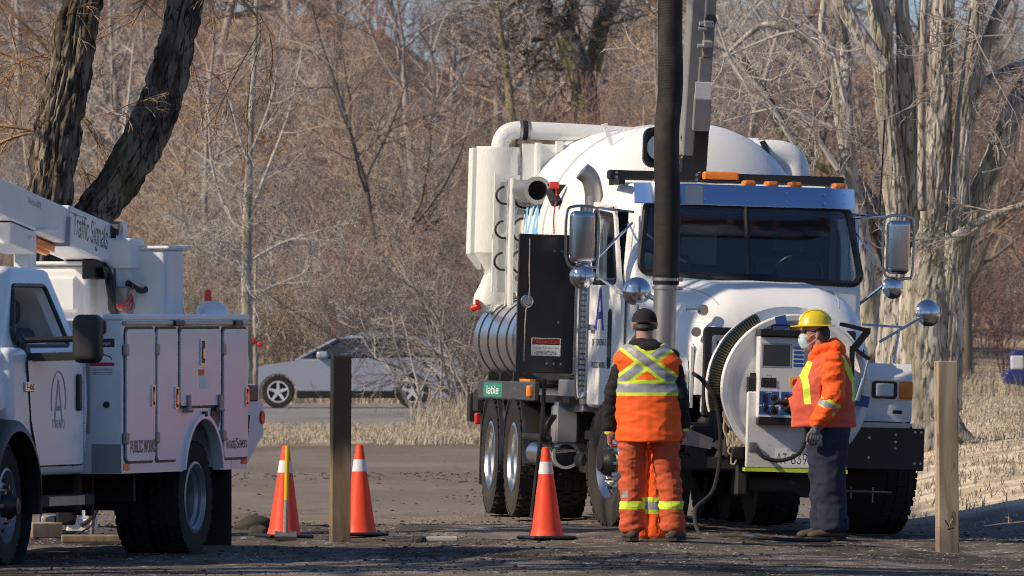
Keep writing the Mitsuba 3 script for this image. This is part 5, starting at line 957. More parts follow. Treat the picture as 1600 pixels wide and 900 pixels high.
# local axes here: x along the boom, y towards the right of the picture is negative, z up
bo = put('boom', cat(bx(1.05, L, -.13, .13, -.13, .13, .012)), 'mat_fiberglass', bt)
put('boom_knuckle', cat(bx(0.02, 1.10, -.15, .15, -.15, .145, .012), *[]), 'mat_fiberglass', bo)
put('boom_edge', cat(bx(1.085, 1.11, -.16, .16, -.155, .06), bx(.8, 1.1, .15, .156, .09, .10)), 'mat_grey', bo)
put('lettering', text('Traffic Signals', .16, facing((.60, .1515, .0), (-1, 0, 0), (0, 0, 1)), .002, w=.80), mat('mat_ink_green', prin((.06, .10, .06), .5)), bo, False)
put('maker_lettering', text('Versalift', .05, facing((1.85, .131, .06), (-1, 0, 0), (0, 0, 1)), .002, w=.3), 'mat_grey', bo, False)
put('boom_pin', cat(*[cyl((.08, -.19, z), (.08, .19, z), .05, 14) for z in (-.10, .06)], *[cyl((.08, .15, z), (.08, .21, z), .065, 10) for z in (-.10, .10)]), 'mat_black', bo)
put('boom_cylinder', cat(cyl((1.15, 0, -.20), (1.6, 0, -.21), .03, 12), bx(1.1, 1.5, -.05, .05, -.20, -.15)), 'mat_amber', bo)
put('boom_foot', cat(bx(1.75, 2.3, -.12, .12, -.30, -.14, .01), cyl((1.9, -.13, -.2), (1.9, .15, -.2), .02, 8)), 'mat_fiberglass', bo)
_W = BT
put('boom_rest', cat(bx(1.28, 1.44, .24, .36, 1.7, 2.36, .006), bx(1.2, 1.5, .1, .5, 2.34, 2.37, .006)), 'mat_white_body', bt)
put('platform_liner', cat(rbx(-.40, .07, -.10, .36, 1.1, 2.10, .05), bx(-.43, .10, -.13, .39, 2.10, 2.13, .01), bx(.05, .14, .0, .28, 1.76, 2.02, .02)), 'mat_fiberglass', bt)
bu = put('bucket', cat(tf(rbx(-.78, -.34, .38, .82, 1.1, 2.235, .045), np.eye(4))), 'mat_fiberglass', bt)
put('bucket_lip', bx(-.81, -.31, .35, .85, 2.215, 2.245, .012), 'mat_fiberglass', bu)
put('bucket_bracket', cat(rbx(-.45, -.12, .42, .62, 2.08, 2.30, .02), bx(-.35, -.22, .36, .56, 1.5, 2.12, .01)), 'mat_white_body', bt)
put('hydraulic_hose', cat(tube(smoothpts([(-.20, .34, 2.14), (-.08, .46, 2.04), (.02, .52, 1.90), (.02, .52, 1.80), (-.06, .52, 1.74)], 6), .032, 10), tube(smoothpts([(-.20, .56, 1.98), (-.26, .64, 1.92), (-.36, .66, 1.94), (-.38, .63, 2.08)], 6), .022, 8)), 'mat_black', bt)
put('hydraulic_line', cat(*[tube(smoothpts([(.02, .55, 1.80), (-.06, .62, 1.77+.04*k), (-.16, .62, 1.82+.06*k), (-.20, .60, 1.88+.04*k)], 6), .006, 5) for k in range(3)]), 'mat_red', bt)
put('valve_block', cat(bx(-.26, -.06, .50, .60, 1.74, 1.95, .015), cyl((-.14, .6, 1.9), (-.14, .64, 1.9), .03, 10), cyl((-.1, .58, 1.8), (-.26, .58, 1.8), .02, 8), bx(-.36, -.24, .52, .58, 1.78, 1.84, .01)), 'mat_steel', bt)
put('boom_bracket', cat(bx(-.15, .12, .32, .42, 2.0, 2.14, .01), hull([(-.05, .47, 2.08), (.1, .47, 2.10), (-.22, .49, 1.75), (-.16, .49, 1.72), (-.05, .43, 2.08), (-.22, .43, 1.75)])), 'mat_black', bt)
# things carried on the body's top
world(BT)
def cone_meshes(h=.71):
    w = .185; base = bx(-w, w, -w, w, 0, .028, .012)
    sh_ = lathe([(.135, .02), (.128, .05), (.118, .085), (.028, h), (.020, h+.004), (.020, h-.02)], 'z', 40)
    rf = lambda z: .118+(.028-.118)*(z-.085)/(h-.085)
    col = lathe([(rf(.505)+.002, .505), (rf(.505)+.0025, .506), (rf(.60)+.0025, .599), (rf(.60)+.002, .60)], 'z', 40)
    tip = lathe([(.030, h-.06), (.036, h-.055), (.034, h-.035), (.029, h-.03)], 'z', 24)
    return base, sh_, col, tip
# ------------------------------------------------------------------ people
def ell(c, r):
    ico = ICO; return ico*np.broadcast_to(np.asarray(r, float), (3,))+np.asarray(c, float)
ICO = np.array(trimesh.creation.icosphere(subdivisions=2).vertices)
def blob(chains, edge=.022, it=12, wr=0.0, wscale=(9, 9, 5), seed=0):
    """union of hulls of consecutive ellipsoids, refined and smoothed into one skin; wr: folds"""
    M = m3.Manifold()
    for ch in chains:
        E_ = [ell(c, r) for c, r in ch]
        for a, b in zip(E_[:-1], E_[1:]): M += m3.Manifold.hull_points(np.vstack([a, b]))
        if len(E_) == 1: M += m3.Manifold.hull_points(E_[0])
    v, f = vf(M.refine_to_length(edge)); t = trimesh.Trimesh(v, f, process=False); t.merge_vertices()
    trimesh.smoothing.filter_taubin(t, lamb=.5, nu=.52, iterations=it)
    if wr:
        n = np.array(t.vertex_normals); p = np.array(t.vertices); q = p*np.array(wscale)
        d = np.abs(meshkit.fbm(q+seed, 3, seed)-.5)*2; t.vertices = p+n*((.35-d)*wr*2)[:, None]
    return np.array(t.vertices), np.array(t.faces)
def inflate(m, d):
    t = trimesh.Trimesh(*m, process=False); return t.vertices+np.array(t.vertex_normals)*d, t.faces
def band(m, cutter, d=.004):
    r = mf(inflate(m, d)) ^ (cutter if hasattr(cutter, 'to_mesh') else mf(cutter)); return r
def person_frame(o, fx, fy):
    f = np.array([fx, fy, 0.]); f /= np.linalg.norm(f); M = np.eye(4); M[:3, 0] = f; M[:3, 1] = np.cross([0, 0, 1], f); M[:3, 3] = o; return M
def hand(w, d, nrm, thumb, curl=.5, r=.0105, s=1.0):
    """a glove: w wrist, d along the hand, nrm out of the back of the hand, thumb the side the thumb is on"""
    w, d, nrm, thumb = [np.asarray(a, float) for a in (w, d, nrm, thumb)]; d /= np.linalg.norm(d); thumb = thumb-d*(thumb@d); thumb /= np.linalg.norm(thumb); nrm = np.cross(d, thumb)*np.sign(np.cross(d, thumb)@nrm)
    C = [[(w, (.030, .030, .030)), (w+d*.03*s, (.030, .030, .030))]]
    kn = [w+d*.092*s+thumb*t*s for t in (.030, .010, -.011, -.031)]
    C += [[(w+d*.025*s+thumb*t*.8*s, (.018,)*3), (k, (.0145,)*3)] for k, t in zip(kn, (.03, .01, -.011, -.031))]
    C += [[(kn[0], (.0145,)*3), (kn[3], (.0145,)*3)], [(w+d*.03*s+thumb*.022, (.018,)*3), (w+d*.03*s-thumb*.024, (.018,)*3)]]
    out = [blob(C, .012, 6)]
    for k, l, j in zip(kn, (.072, .080, .075, .060), range(4)):
        p = k; a = curl*.6; ch = [(p, (r*1.12,)*3)]
        for q in (.45, .32, .25):
            p = p+(d*math.cos(a)-nrm*math.sin(a))*l*q*s; a += curl*1.0; ch.append((p, (r*(1 if q > .3 else .9),)*3))
        out.append(blob([ch], .008, 4))
    p = w+d*.03*s+thumb*.024; ch = [(p, (.016,)*3)]
    for q, dd in ((.042, d*.75+thumb*.65), (.032, d*.95+thumb*.15), (.025, d*.95-thumb*.1-nrm*.2)): p = p+dd*q*s; ch.append((p, (r*1.15,)*3))
    out.append(blob([ch], .008, 4)); return cat(*out)
def boot(a, f, l=.28):
    """boot under ankle a pointing along f (unit, horizontal)"""
    f = np.asarray(f, float); a = np.asarray(a, float); s = np.array([-f[1], f[0], 0]); g = a[2]
    up = blob([[(a+(0, 0, .06), (.062, .062, .05)), (a+(0, 0, -.01), (.058, .058, .04)), (a+f*.05-(0, 0, .045), (.055, .055, .040)), (a+f*.16-(0, 0, .062), (.050, .050, .032))], [(a-f*.05-(0, 0, .05), (.046, .046, .04)), (a+f*.05-(0, 0, .05), (.05, .05, .04))]], .016, 8)
    sole = hull([a+f*x+s*y-(0, 0, z) for x, y in ((-.10, .035), (-.10, -.035), (.05, .05), (.05, -.05), (.19, .042), (.19, -.042), (.222, .02), (.222, -.02)) for z in (.078, .103)])
    return up, sole
def head_mesh(c, fw, r=1.0):
    """skin of head and neck: skull, jaw, nose, ears, brow; c skull centre, fw facing"""
    fw = np.asarray(fw, float); fw /= np.linalg.norm(fw); c = np.asarray(c, float); l = np.cross([0, 0, 1], fw); P = lambda x, y, z: c+fw*x*r+l*y*r+np.array([0, 0, z*r])
    E3 = lambda q: (q*r,)*3
    return [[(P(-.015, 0, .03), E3(.088)), (P(.02, 0, .02), E3(.080))], [(P(.025, 0, .0), E3(.070)), (P(.055, 0, -.075), E3(.038)), (P(.062, 0, -.088), E3(.028))], [(P(.05, .02, -.03), E3(.045)), (P(.05, -.02, -.03), E3(.045))],
            [(P(.095, 0, .012), E3(.011)), (P(.115, 0, -.024), E3(.013)), (P(.10, 0, -.032), E3(.016))], [(P(.07, .03, .03), E3(.022)), (P(.07, -.03, .03), E3(.022))],
            [(P(-.005, .082, .012), E3(.020)), (P(.0, .084, -.02), E3(.014))], [(P(-.005, -.082, .012), E3(.020)), (P(.0, -.084, -.02), E3(.014))],
            [(P(.075, .018, -.062), E3(.012)), (P(.075, -.018, -.062), E3(.012))],
            [(P(-.03, 0, -.02), E3(.065)), (P(-.035, 0, -.16), (.062*r, .062*r, .05))]]
mat('mat_skin', prin((.48, .27, .20), .5)); mat('mat_hivis', prin((1.0, .125, .012), .75, sheen=.3)); mat('mat_hivis_dark', prin((.62, .10, .055), .8)); mat('mat_coverall', prin((.56, .10, .035), .85, sheen=.2))
mat('mat_tape', prin((.30, .31, .34), .45)); mat('mat_tape_yellow', prin((.62, .80, .05), .6)); mat('mat_cloth_black', prin((.014, .014, .016), .9, sheen=.2)); mat('mat_navy', prin((.017, .021, .048), .85, sheen=.2))
mat('mat_glove', prin(mikit.proc(lambda p, n, uv: mx((.50, .45, .38), (.30, .10, .07), sstep(.45, .6, nz(p.x*18, p.y*18, p.z*18)))), .8)); mat('mat_glove_grey', prin((.16, .15, .14), .85)); mat('mat_boot', prin((.075, .055, .042), .75)); mat('mat_hair', prin((.035, .028, .024), .7)); mat('mat_hat', prin((.72, .55, .02), .35, coat=.5)); mat('mat_mask', prin((.50, .68, .74), .8)); mat('mat_mask_loop', prin((.7, .7, .7), .8))
def capsule(p, q, a, b): return [(p, a), (q, b)]
# --- worker with black hoodie, seen from behind
p1 = at(1011, 849, 87.1); W1 = person_frame((p1[0], 87.1, zg(p1[0], 87.1)+.0), .06, 1); world(W1)
w1 = thing('person', 'worker in black cap, black hoodie and orange vest with silver cross, back turned', 'person')
J = dict(hl=(0, .10, .92), hr=(0, -.12, .92), kl=(.03, .125, .50), kr=(.03, -.17, .50), al=(-.02, .115, .105), ar=(-.02, -.215, .105), sl=(-.01, .16, 1.39), sr=(-.01, -.17, 1.39), el=(-.03, .285, 1.10), er=(-.03, -.275, 1.11), wl=(.03, .305, .85), wr=(.04, -.285, .87))
c3 = lambda r: (r,)*3
body = [[(J['hl'], c3(.09)), (J['kl'], c3(.055)), (J['al'], c3(.04))], [(J['hr'], c3(.09)), (J['kr'], c3(.055)), (J['ar'], c3(.04))], [((0, 0, .95), (.10, .15, .1)), ((0, 0, 1.15), (.10, .14, .1)), ((0, 0, 1.38), (.10, .15, .07)), ((-.01, 0, 1.50), c3(.06))],
        [(J['sl'], c3(.05)), ((-.03, .262, 1.12), c3(.04)), (J['wl'], c3(.03))], [(J['sr'], c3(.05)), ((-.03, -.25, 1.12), c3(.04)), (J['wr'], c3(.03))]]+head_mesh((.02, .02, 1.655), (1, .05, 0), 1.0)
put('body', blob(body, .016, 6), 'mat_skin', w1, True)
put('hair', blob([[((.0, .02, 1.645), (.097, .086, .05)), ((-.02, .02, 1.63), (.083, .081, .03))]], .014, 4), 'mat_hair', w1, True)
cap = blob([[((.008, .02, 1.690), (.104, .097, .094)), ((.002, .02, 1.68), (.105, .097, .04))]], .012, 4)
v, f = vf(mf(cap)-mf(bx(-1, 1, -1, 1, 1, 1.676))); ck = put('cap', (v, f), 'mat_cloth_black', w1, 40)
put('cap_peak', tf(hull([(x, y, z) for x, y in ((.08, .08), (.08, -.05), (.17, .06), (.17, -.03), (.19, .015)) for z in (0, .008)]), trm(.01, .005, 1.692)), 'mat_cloth_black', ck)
put('cap_strap', tube([(.005-.112*math.cos(t), .02-.104*math.sin(t), 1.680) for t in np.linspace(-.7, .7, 9)], .007, 5), 'mat_ink', ck)
tro = blob([[((0, 0, .96), (.135, .205, .06)), ((-.02, 0, .88), (.145, .21, .07))], [((-.01, .105, .88), (.13, .115, .1)), ((.03, .120, .52), (.092, .090, .1)), ((.0, .115, .28), (.090, .086, .08)), ((-.01, .112, .11), (.095, .092, .05))], [((-.01, -.115, .88), (.13, .115, .1)), ((.03, -.160, .52), (.092, .090, .1)), ((.0, -.185, .28), (.090, .086, .08)), ((-.01, -.20, .11), (.095, .092, .05))]], .012, 5, .022, (5, 5, 12), 2)
tk1 = put('trousers', tro, 'mat_coverall', w1, True)
put('trouser_band', band(tro, bx(-1, 1, -1, 1, .245, .305)), 'mat_tape_yellow', tk1, 30)
put('trouser_patch', band(tro, bx(-.3, -.05, .14, .19, .33, .385), .006), 'mat_tape', tk1, 30)
hoodie = blob([[((0, 0, .98), (.13, .19, .06)), ((0, 0, 1.2), (.135, .19, .1)), ((-.01, 0, 1.40), (.12, .19, .07)), ((-.01, .01, 1.50), (.085, .10, .05))], [((-.01, .17, 1.40), c3(.068)), ((-.03, .262, 1.12), c3(.062)), ((.03, .285, .87), (.055, .055, .04))], [((-.01, -.18, 1.40), c3(.068)), ((-.03, -.25, 1.12), c3(.062)), ((.04, -.272, .89), (.055, .055, .04))]], .012, 6, .016, (7, 7, 13), 5)
put('hoodie', hoodie, 'mat_cloth_black', w1, True)
put('hood', blob([[((-.085, -.02, 1.475), (.06, .10, .06)), ((-.075, .03, 1.50), (.055, .11, .05))], [((.02, .09, 1.48), (.04, .03, .04)), ((-.06, .10, 1.475), (.04, .035, .04))], [((.02, -.08, 1.48), (.04, .03, .04)), ((-.06, -.10, 1.475), (.04, .035, .04))], [((-.085, 0, 1.45), (.06, .12, .035)), ((-.09, 0, 1.49), (.055, .11, .04))]], .012, 6, .010, (16, 16, 16), 8), 'mat_cloth_black', w1, True)
vest = blob([[((-.005, -.015, .77), (.195, .250, .02)), ((-.0, -.01, 1.0), (.18, .258, .06)), ((0, -.005, 1.22), (.168, .262, .06)), ((-.01, 0, 1.38), (.155, .262, .05)), ((-.012, 0, 1.44), (.135, .235, .035)), ((-.015, 0, 1.485), (.11, .17, .02))]], .012, 5, .016, (4, 4, 9), 3)
vm = mf(vest)-mf(bx(-1, 1, -1, 1, 0, .758)); vm -= m3.Manifold.hull_points(np.vstack([ell((0, .345, 1.33), c3(.085)), ell((0, .345, 1.2), c3(.08))])); vm -= m3.Manifold.hull_points(np.vstack([ell((0, -.355, 1.33), c3(.085)), ell((0, -.355, 1.2), c3(.08))]))
vk = put('vest', vm, 'mat_hivis', w1, 40)
def slab(y0, z0, y1, z1, w, o=0.0):
    d = np.array([y1-y0, z1-z0]); d = d/np.linalg.norm(d); n = np.array([-d[1], d[0]]); q = [np.array([y0, z0])+n*(o-w/2), np.array([y1, z1])+n*(o-w/2), np.array([y1, z1])+n*(o+w/2), np.array([y0, z0])+n*(o+w/2)]
    return mf(prism([tuple(a) for a in q], -.6, 0.02, 'x'))
vb = vf(vm)
t_ = trimesh.Trimesh(*vb, process=False); t_.merge_vertices()
def vband(cut, d): return mf((np.array(t_.vertices)+np.array(t_.vertex_normals)*d, t_.faces)) ^ cut
hb = mf(bx(-.6, .6, -.6, .6, 1.112, 1.235)); hb2 = mf(bx(-.6, .6, -.6, .6, 1.138, 1.206))
above = mf(bx(-.6, .6, -.6, .6, 1.222, 1.6))
x1a, x2a = slab(.20, 1.53, -.26, 1.185, .115), slab(-.22, 1.53, .25, 1.185, .115)
x1b, x2b = slab(.20, 1.53, -.26, 1.185, .064), slab(-.22, 1.53, .25, 1.185, .064)
put('yellow_band', vband(hb, .004), 'mat_tape_yellow', vk, 30); put('silver_band', vband(hb2, .0065), 'mat_tape', vk, 30)
put('yellow_cross', vband(x2a ^ above, .0035), 'mat_tape_yellow', vk, 30); put('silver_cross', vband(x2b ^ above, .0055), 'mat_tape', vk, 30)
put('yellow_cross', vband(x1a ^ above, .0075), 'mat_tape_yellow', vk, 30); put('silver_cross', vband(x1b ^ above, .0095), 'mat_tape', vk, 30)
put('glove', hand((.03, .287, .85), (.12, .0, -1), (-.1, 1, 0), (1, .2, 0), .75), 'mat_glove', w1, True); put('glove', hand((.04, -.277, .87), (.15, .02, -1), (-.1, -1, 0), (1, -.2, 0), .7), 'mat_glove', w1, True)
for p in ((.03, .287, .85), (.04, -.277, .87)): put('glove_cuff', tube([np.array(p)+(0, 0, .035), np.array(p)+(.004, 0, -.03)], [.047, .040], 16), 'mat_tape_yellow', w1)
for a, f in ((J['al'], (1, .25, 0)), (J['ar'], (1, -.2, 0))):
    u_, s_ = boot(a, np.array(f)/np.linalg.norm(f)); bk = put('boot', u_, 'mat_boot', w1, True); put('sole', s_, 'mat_rubber', bk)
# --- worker behind, mostly hidden
p2 = at(1011, 840, 88.25); W2 = person_frame((p2[0], 88.25, zg(p2[0], 88.25)-.07), -.15, 1); world(W2)
w2 = thing('person', 'worker in orange jacket and trousers hidden behind the worker with the black cap', 'person')
body = [[((0, .08, .88), c3(.09)), ((.02, .07, .5), c3(.055)), ((-.02, .06, .105), c3(.04))], [((0, -.09, .88), c3(.09)), ((.02, -.06, .5), c3(.055)), ((-.02, -.05, .105), c3(.04))], [((0, 0, .92), (.1, .14, .1)), ((0, 0, 1.33), (.1, .15, .07)), ((0, .03, 1.42), c3(.06))], [((0, .18, 1.34), c3(.05)), ((.12, .22, 1.1), c3(.04)), ((.3, .15, 1.12), c3(.03))], [((0, -.20, 1.34), c3(.05)), ((.1, -.24, 1.08), c3(.04)), ((.3, -.20, 1.10), c3(.03))]]+head_mesh((.02, .05, 1.545), (1, 0, 0), .96)
put('body', blob(body, .02, 6), 'mat_skin', w2, True); put('hair', blob([[((-.0, .05, 1.58), (.10, .088, .085))]], .016, 3), 'mat_hair', w2, True)
tro = blob([[((0, 0, .92), (.12, .17, .06)), ((0, 0, .86), (.13, .18, .06))], [((0, .085, .85), (.115, .10, .1)), ((.02, .07, .5), (.09, .09, .1)), ((0, .06, .11), (.088, .088, .05))], [((0, -.09, .85), (.115, .10, .1)), ((.02, -.06, .5), (.09, .09, .1)), ((0, -.05, .11), (.088, .088, .05))]], .016, 6, .014, (11, 11, 9), 12)
tk2 = put('trousers', tro, 'mat_hivis', w2, True); put('trouser_band', band(tro, bx(-1, 1, -1, 1, .27, .40)), 'mat_tape_yellow', tk2, 30); put('silver_band', band(tro, bx(-1, 1, -1, 1, .305, .365), .006), 'mat_tape', tk2, 30)
put('jacket', blob([[((0, 0, .82), (.145, .18, .04)), ((0, 0, 1.1), (.14, .18, .1)), ((0, 0, 1.33), (.12, .17, .06)), ((0, .02, 1.43), (.07, .08, .03))], [((0, .17, 1.34), c3(.07)), ((.12, .22, 1.1), c3(.062)), ((.28, .16, 1.12), c3(.05))], [((0, -.19, 1.34), c3(.07)), ((.1, -.235, 1.08), c3(.062)), ((.28, -.20, 1.10), c3(.05))]], .018, 6, .01, (10, 10, 8), 15), 'mat_hivis', w2, True)
for y in (.15, -.2): put('glove', hand((.3, y, 1.11), (1, 0, 0), (0, 0, 1), (0, -np.sign(y), .2), .9), 'mat_glove_grey', w2, True)
for a in ((-.02, .06, .105), (-.02, -.05, .105)):
    u_, s_ = boot(a, (1, 0, 0)); bk = put('boot', u_, 'mat_boot', w2, True); put('sole', s_, 'mat_rubber', bk)
# --- worker in the hard hat, in profile
p3 = at(1293, 845, 90.3); W3 = person_frame((p3[0], 90.3, zg(p3[0], 90.3)), -1, -.12); world(W3)
w3 = thing('person', 'worker in yellow hard hat, face mask and darker orange vest at the control box', 'person')
# x forward (picture left), y towards the camera
body = [[((0, .09, .93), c3(.09)), ((.03, .09, .5), c3(.055)), ((-.03, .09, .105), c3(.04))], [((0, -.09, .93), c3(.09)), ((.05, -.09, .5), c3(.055)), ((.03, -.09, .105), c3(.04))], [((.02, 0, .97), (.14, .15, .1)), ((.05, 0, 1.15), (.15, .15, .1)), ((0, 0, 1.40), (.11, .16, .07)), ((.04, 0, 1.52), c3(.06))], [((-.01, .19, 1.42), c3(.055)), ((-.01, .25, 1.12), c3(.042)), ((.13, .24, .90), c3(.03))], [((0, -.19, 1.42), c3(.055)), ((.08, -.25, 1.14), c3(.042)), ((.28, -.2, 1.08), c3(.03))]]+head_mesh((.105, .0, 1.635), (1, .12, -.02), 1.02)
put('body', blob(body, .014, 6), 'mat_skin', w3, True)
put('hair', blob([[((.075, 0, 1.655), (.095, .094, .07)), ((.045, 0, 1.62), (.065, .085, .055))], [((.06, .085, 1.63), (.03, .012, .035)), ((.04, .08, 1.60), (.035, .014, .03))]], .012, 4), 'mat_hair', w3, True)
hat = m3.Manifold.hull_points(np.vstack([ell((.10, 0, 1.70), (.135, .112, .10)), ell((.10, 0, 1.72), (.125, .105, .105))]))-mf(bx(-1, 1, -1, 1, 1, 1.70))
brim = tf(lathe([(.110, 0), (.150, -.004), (.152, .002), (.110, .012), (.110, 0)], 'z', 48), np.diag([1.10, .92, 1, 1]))
brim2 = mf(hull([(x, y, z) for x, y in ((.08, .085), (.08, -.085), (.16, .065), (.16, -.065), (.19, .03), (.19, -.03)) for z in (-.012, -.004)]))
hk = put('hard_hat', cat(tf(hat, rotm((0, 1, 0), 0)), mv(brim, .10, 0, 1.70), mv(brim2, .105, 0, 1.705)), 'mat_hat', w3, 30)
put('hat_ridge', cat(*[tube([(.10+.128*math.cos(t)*1.0, y, 1.715+.112*math.sin(t)) for t in np.linspace(.25, 2.9, 14)], .008, 5) for y in (-.02, .02)]), 'mat_hat', hk)
put('sunglasses', cat(rbx(.175, .20, .01, .068, 1.637, 1.672, .009), rbx(.175, .20, -.068, -.01, 1.637, 1.672, .009), tube([(.185, .068, 1.66), (.10, .088, 1.655)], .005, 5), tube([(.185, -.068, 1.66), (.10, -.088, 1.655)], .005, 5), cyl((.195, -.02, 1.66), (.195, .02, 1.66), .004, 5)), 'mat_black_gloss', w3)
mask = blob([[((.175, .0, 1.615), (.055, .055, .03)), ((.185, 0, 1.575), (.05, .06, .035)), ((.165, 0, 1.535), (.05, .058, .025))]], .012, 4); mk3 = put('face_mask', mask, 'mat_mask', w3, True)
put('mask_loop', cat(*[tube(smoothpts([(.17, s*.06, 1.61), (.13, s*.085, 1.63), (.10, s*.098, 1.645), (.09, s*.097, 1.62), (.13, s*.082, 1.575), (.165, s*.06, 1.55)], 3), .0025, 4) for s in (-1, 1)]), 'mat_mask_loop', mk3)
for s in (-1, 1): put('eye', cat(tf((ICO*.011, trimesh.creation.icosphere(subdivisions=2).faces), trm(.178, s*.032, 1.652))), 'mat_sign_white', w3, True)
tro = blob([[((.0, 0, 1.0), (.165, .19, .05)), ((-.005, 0, .88), (.17, .19, .08))], [((-.005, .085, .86), (.155, .12, .1)), ((.0, .09, .5), (.118, .108, .1)), ((-.04, .09, .10), (.112, .105, .05))], [((.0, -.085, .86), (.15, .12, .1)), ((.02, -.09, .5), (.112, .105, .1)), ((.01, -.09, .10), (.105, .10, .05))]], .013, 5, .018, (6, 6, 7), 22)
tk3 = put('trousers', tro, 'mat_navy', w3, True); put('pocket_tab', band(tro, bx(.02, .04, .05, .4, .90, .945), .005), 'mat_tape', tk3, 30)
put('hoodie', blob([[((.03, 0, .93), (.20, .20, .04)), ((.05, 0, 1.15), (.21, .20, .1)), ((.0, 0, 1.40), (.15, .19, .07)), ((.03, 0, 1.50), (.09, .10, .04))], [((-.015, .19, 1.41), c3(.088)), ((-.015, .245, 1.14), c3(.085)), ((.11, .24, .93), (.066, .066, .045))], [((0, -.19, 1.41), c3(.085)), ((.08, -.25, 1.15), c3(.08)), ((.22, -.2, 1.09), (.062, .062, .05))]], .012, 5, .022, (7, 7, 12), 25), 'mat_hivis', w3, True)
put('hood', blob([[((-.09, 0, 1.50), (.06, .11, .06)), ((-.055, 0, 1.56), (.045, .105, .045))], [((.08, .095, 1.50), (.04, .035, .05)), ((-.05, .12, 1.53), (.05, .035, .05))], [((.08, -.095, 1.50), (.04, .035, .05)), ((-.05, -.12, 1.53), (.05, .035, .05))], [((.12, .05, 1.46), (.04, .04, .05)), ((.09, .09, 1.50), (.04, .035, .05))]], .012, 6, .010, (14, 14, 14), 28), 'mat_hivis', w3, True)
vest = blob([[((.03, 0, .905), (.255, .225, .02)), ((.04, 0, 1.05), (.255, .225, .06)), ((.03, 0, 1.22), (.235, .225, .06)), ((-.015, 0, 1.40), (.175, .22, .05)), ((-.01, 0, 1.475), (.12, .17, .02))]], .012, 5, .016, (5, 5, 8), 31)
vm = mf(vest)-mf(bx(-1, 1, -1, 1, 0, .895)); vm -= m3.Manifold.hull_points(np.vstack([ell((-.01, .30, 1.40), (.115, .12, .115)), ell((.0, .32, 1.17), (.12, .12, .12)), ell((.06, .32, 1.0), (.10, .11, .10))])); vm -= m3.Manifold.hull_points(np.vstack([ell((0, -.30, 1.40), (.11, .12, .11)), ell((.03, -.32, 1.2), c3(.12))]))
vk = put('vest', vm, 'mat_hivis_dark', w3, 40); t_ = trimesh.Trimesh(*vf(vm), process=False); t_.merge_vertices()  # vest cloth is a darker, duller orange than the hoodie
def ys(x0, z0, x1, z1, w, y0=-.6, y1=.6):
    d = np.array([x1-x0, z1-z0]); d /= np.linalg.norm(d); n = np.array([-d[1], d[0]])*w/2; q = [np.array([x0, z0])-n, np.array([x1, z1])-n, np.array([x1, z1])+n, np.array([x0, z0])+n]
    return mf(prism([tuple(a) for a in q], y0, y1, 'y'))
put('yellow_stripe', vband(ys(-.075, 1.47, -.20, 1.25, .05)+ys(-.20, 1.27, -.205, 1.10, .05), .004), 'mat_tape_yellow', vk, 30)
put('yellow_stripe', vband(ys(.16, 1.42, .205, 1.30, .05, 0, .6)+ys(.205, 1.32, .185, 1.08, .05, 0, .6), .004), 'mat_tape_yellow', vk, 30)
sl = blob([[((-.015, .19, 1.41), c3(.088)), ((-.015, .245, 1.14), c3(.085)), ((.11, .24, .93), (.066, .066, .045))]], .012, 6)
def armcut(t0, t1):
    a, b = np.array([-.015, .245, 1.14]), np.array([.11, .24, .93]); p, q = a+(b-a)*t0, a+(b-a)*t1; return mf(cyl(p, q, .2, 20))
sk = put('sleeve_band', band(sl, armcut(.16, .56), .008), 'mat_tape_yellow', w3, 30); put('silver_band', band(sl, armcut(.26, .46), .0105), 'mat_tape', w3, 30)
put('glove', hand((.13, .245, .895), (.16, .02, -1), (-.1, 1, 0), (1, .2, 0), .6), 'mat_glove_grey', w3, True); put('glove', hand((.28, -.2, 1.085), (1, 0, .1), (0, 0, 1), (0, 1, 0), .8), 'mat_cloth_black', w3, True)
put('glove_cuff', tube([(.105, .243, .945), (.138, .245, .885)], [.05, .043], 14), 'mat_glove_grey', w3)
for a in ((-.03, .09, .105), (.03, -.09, .105)):
    u_, s_ = boot(a, np.array((1, .15, 0))/1.011); bk = put('boot', u_, 'mat_boot', w3, True); put('sole', s_, 'mat_rubber', bk)
# ------------------------------------------------------------------ traffic cones
mat('mat_cone', prin(dirty((.97, .075, .018), (.25, .12, .09), .16, z1=.3, sc=2), .45)); mat('mat_cone_white', prin((.72, .72, .76), .5))
cb, cs, cc, ct = cone_meshes()
def cone(px, Y, label, M=None, tilt=0):
    x = (px-800)/F*Y
    world(M if M is not None else trm(x, Y, zg(x, Y)+.01) @ rotm((0, 0, 1), 20) @ rotm((0, 1, 0), tilt))
    k = thing('traffic_cone', label, 'traffic cone', 'orange traffic cones')
    put('base', cb, 'mat_black', k); put('cone', cs, 'mat_cone', k, 40); put('collar', cc, 'mat_cone_white', k, 40); put('tip', ct, 'mat_cone', k, 40)
cone(854, 88.0, 'traffic cone in front of the vacuum truck, nearest to the worker in black cap', tilt=-.5)
cone(444, 88.2, 'traffic cone with a sledgehammer standing in front of it', tilt=1)
cone(562, 89.2, 'traffic cone just behind the dark wooden post', tilt=0)
cone(0, 0, 'traffic cone carried on top of the bucket truck service body', BT @ trm(-.95, .93, 1.72) @ np.diag([.62, .62, .62, 1])) if 0 else None
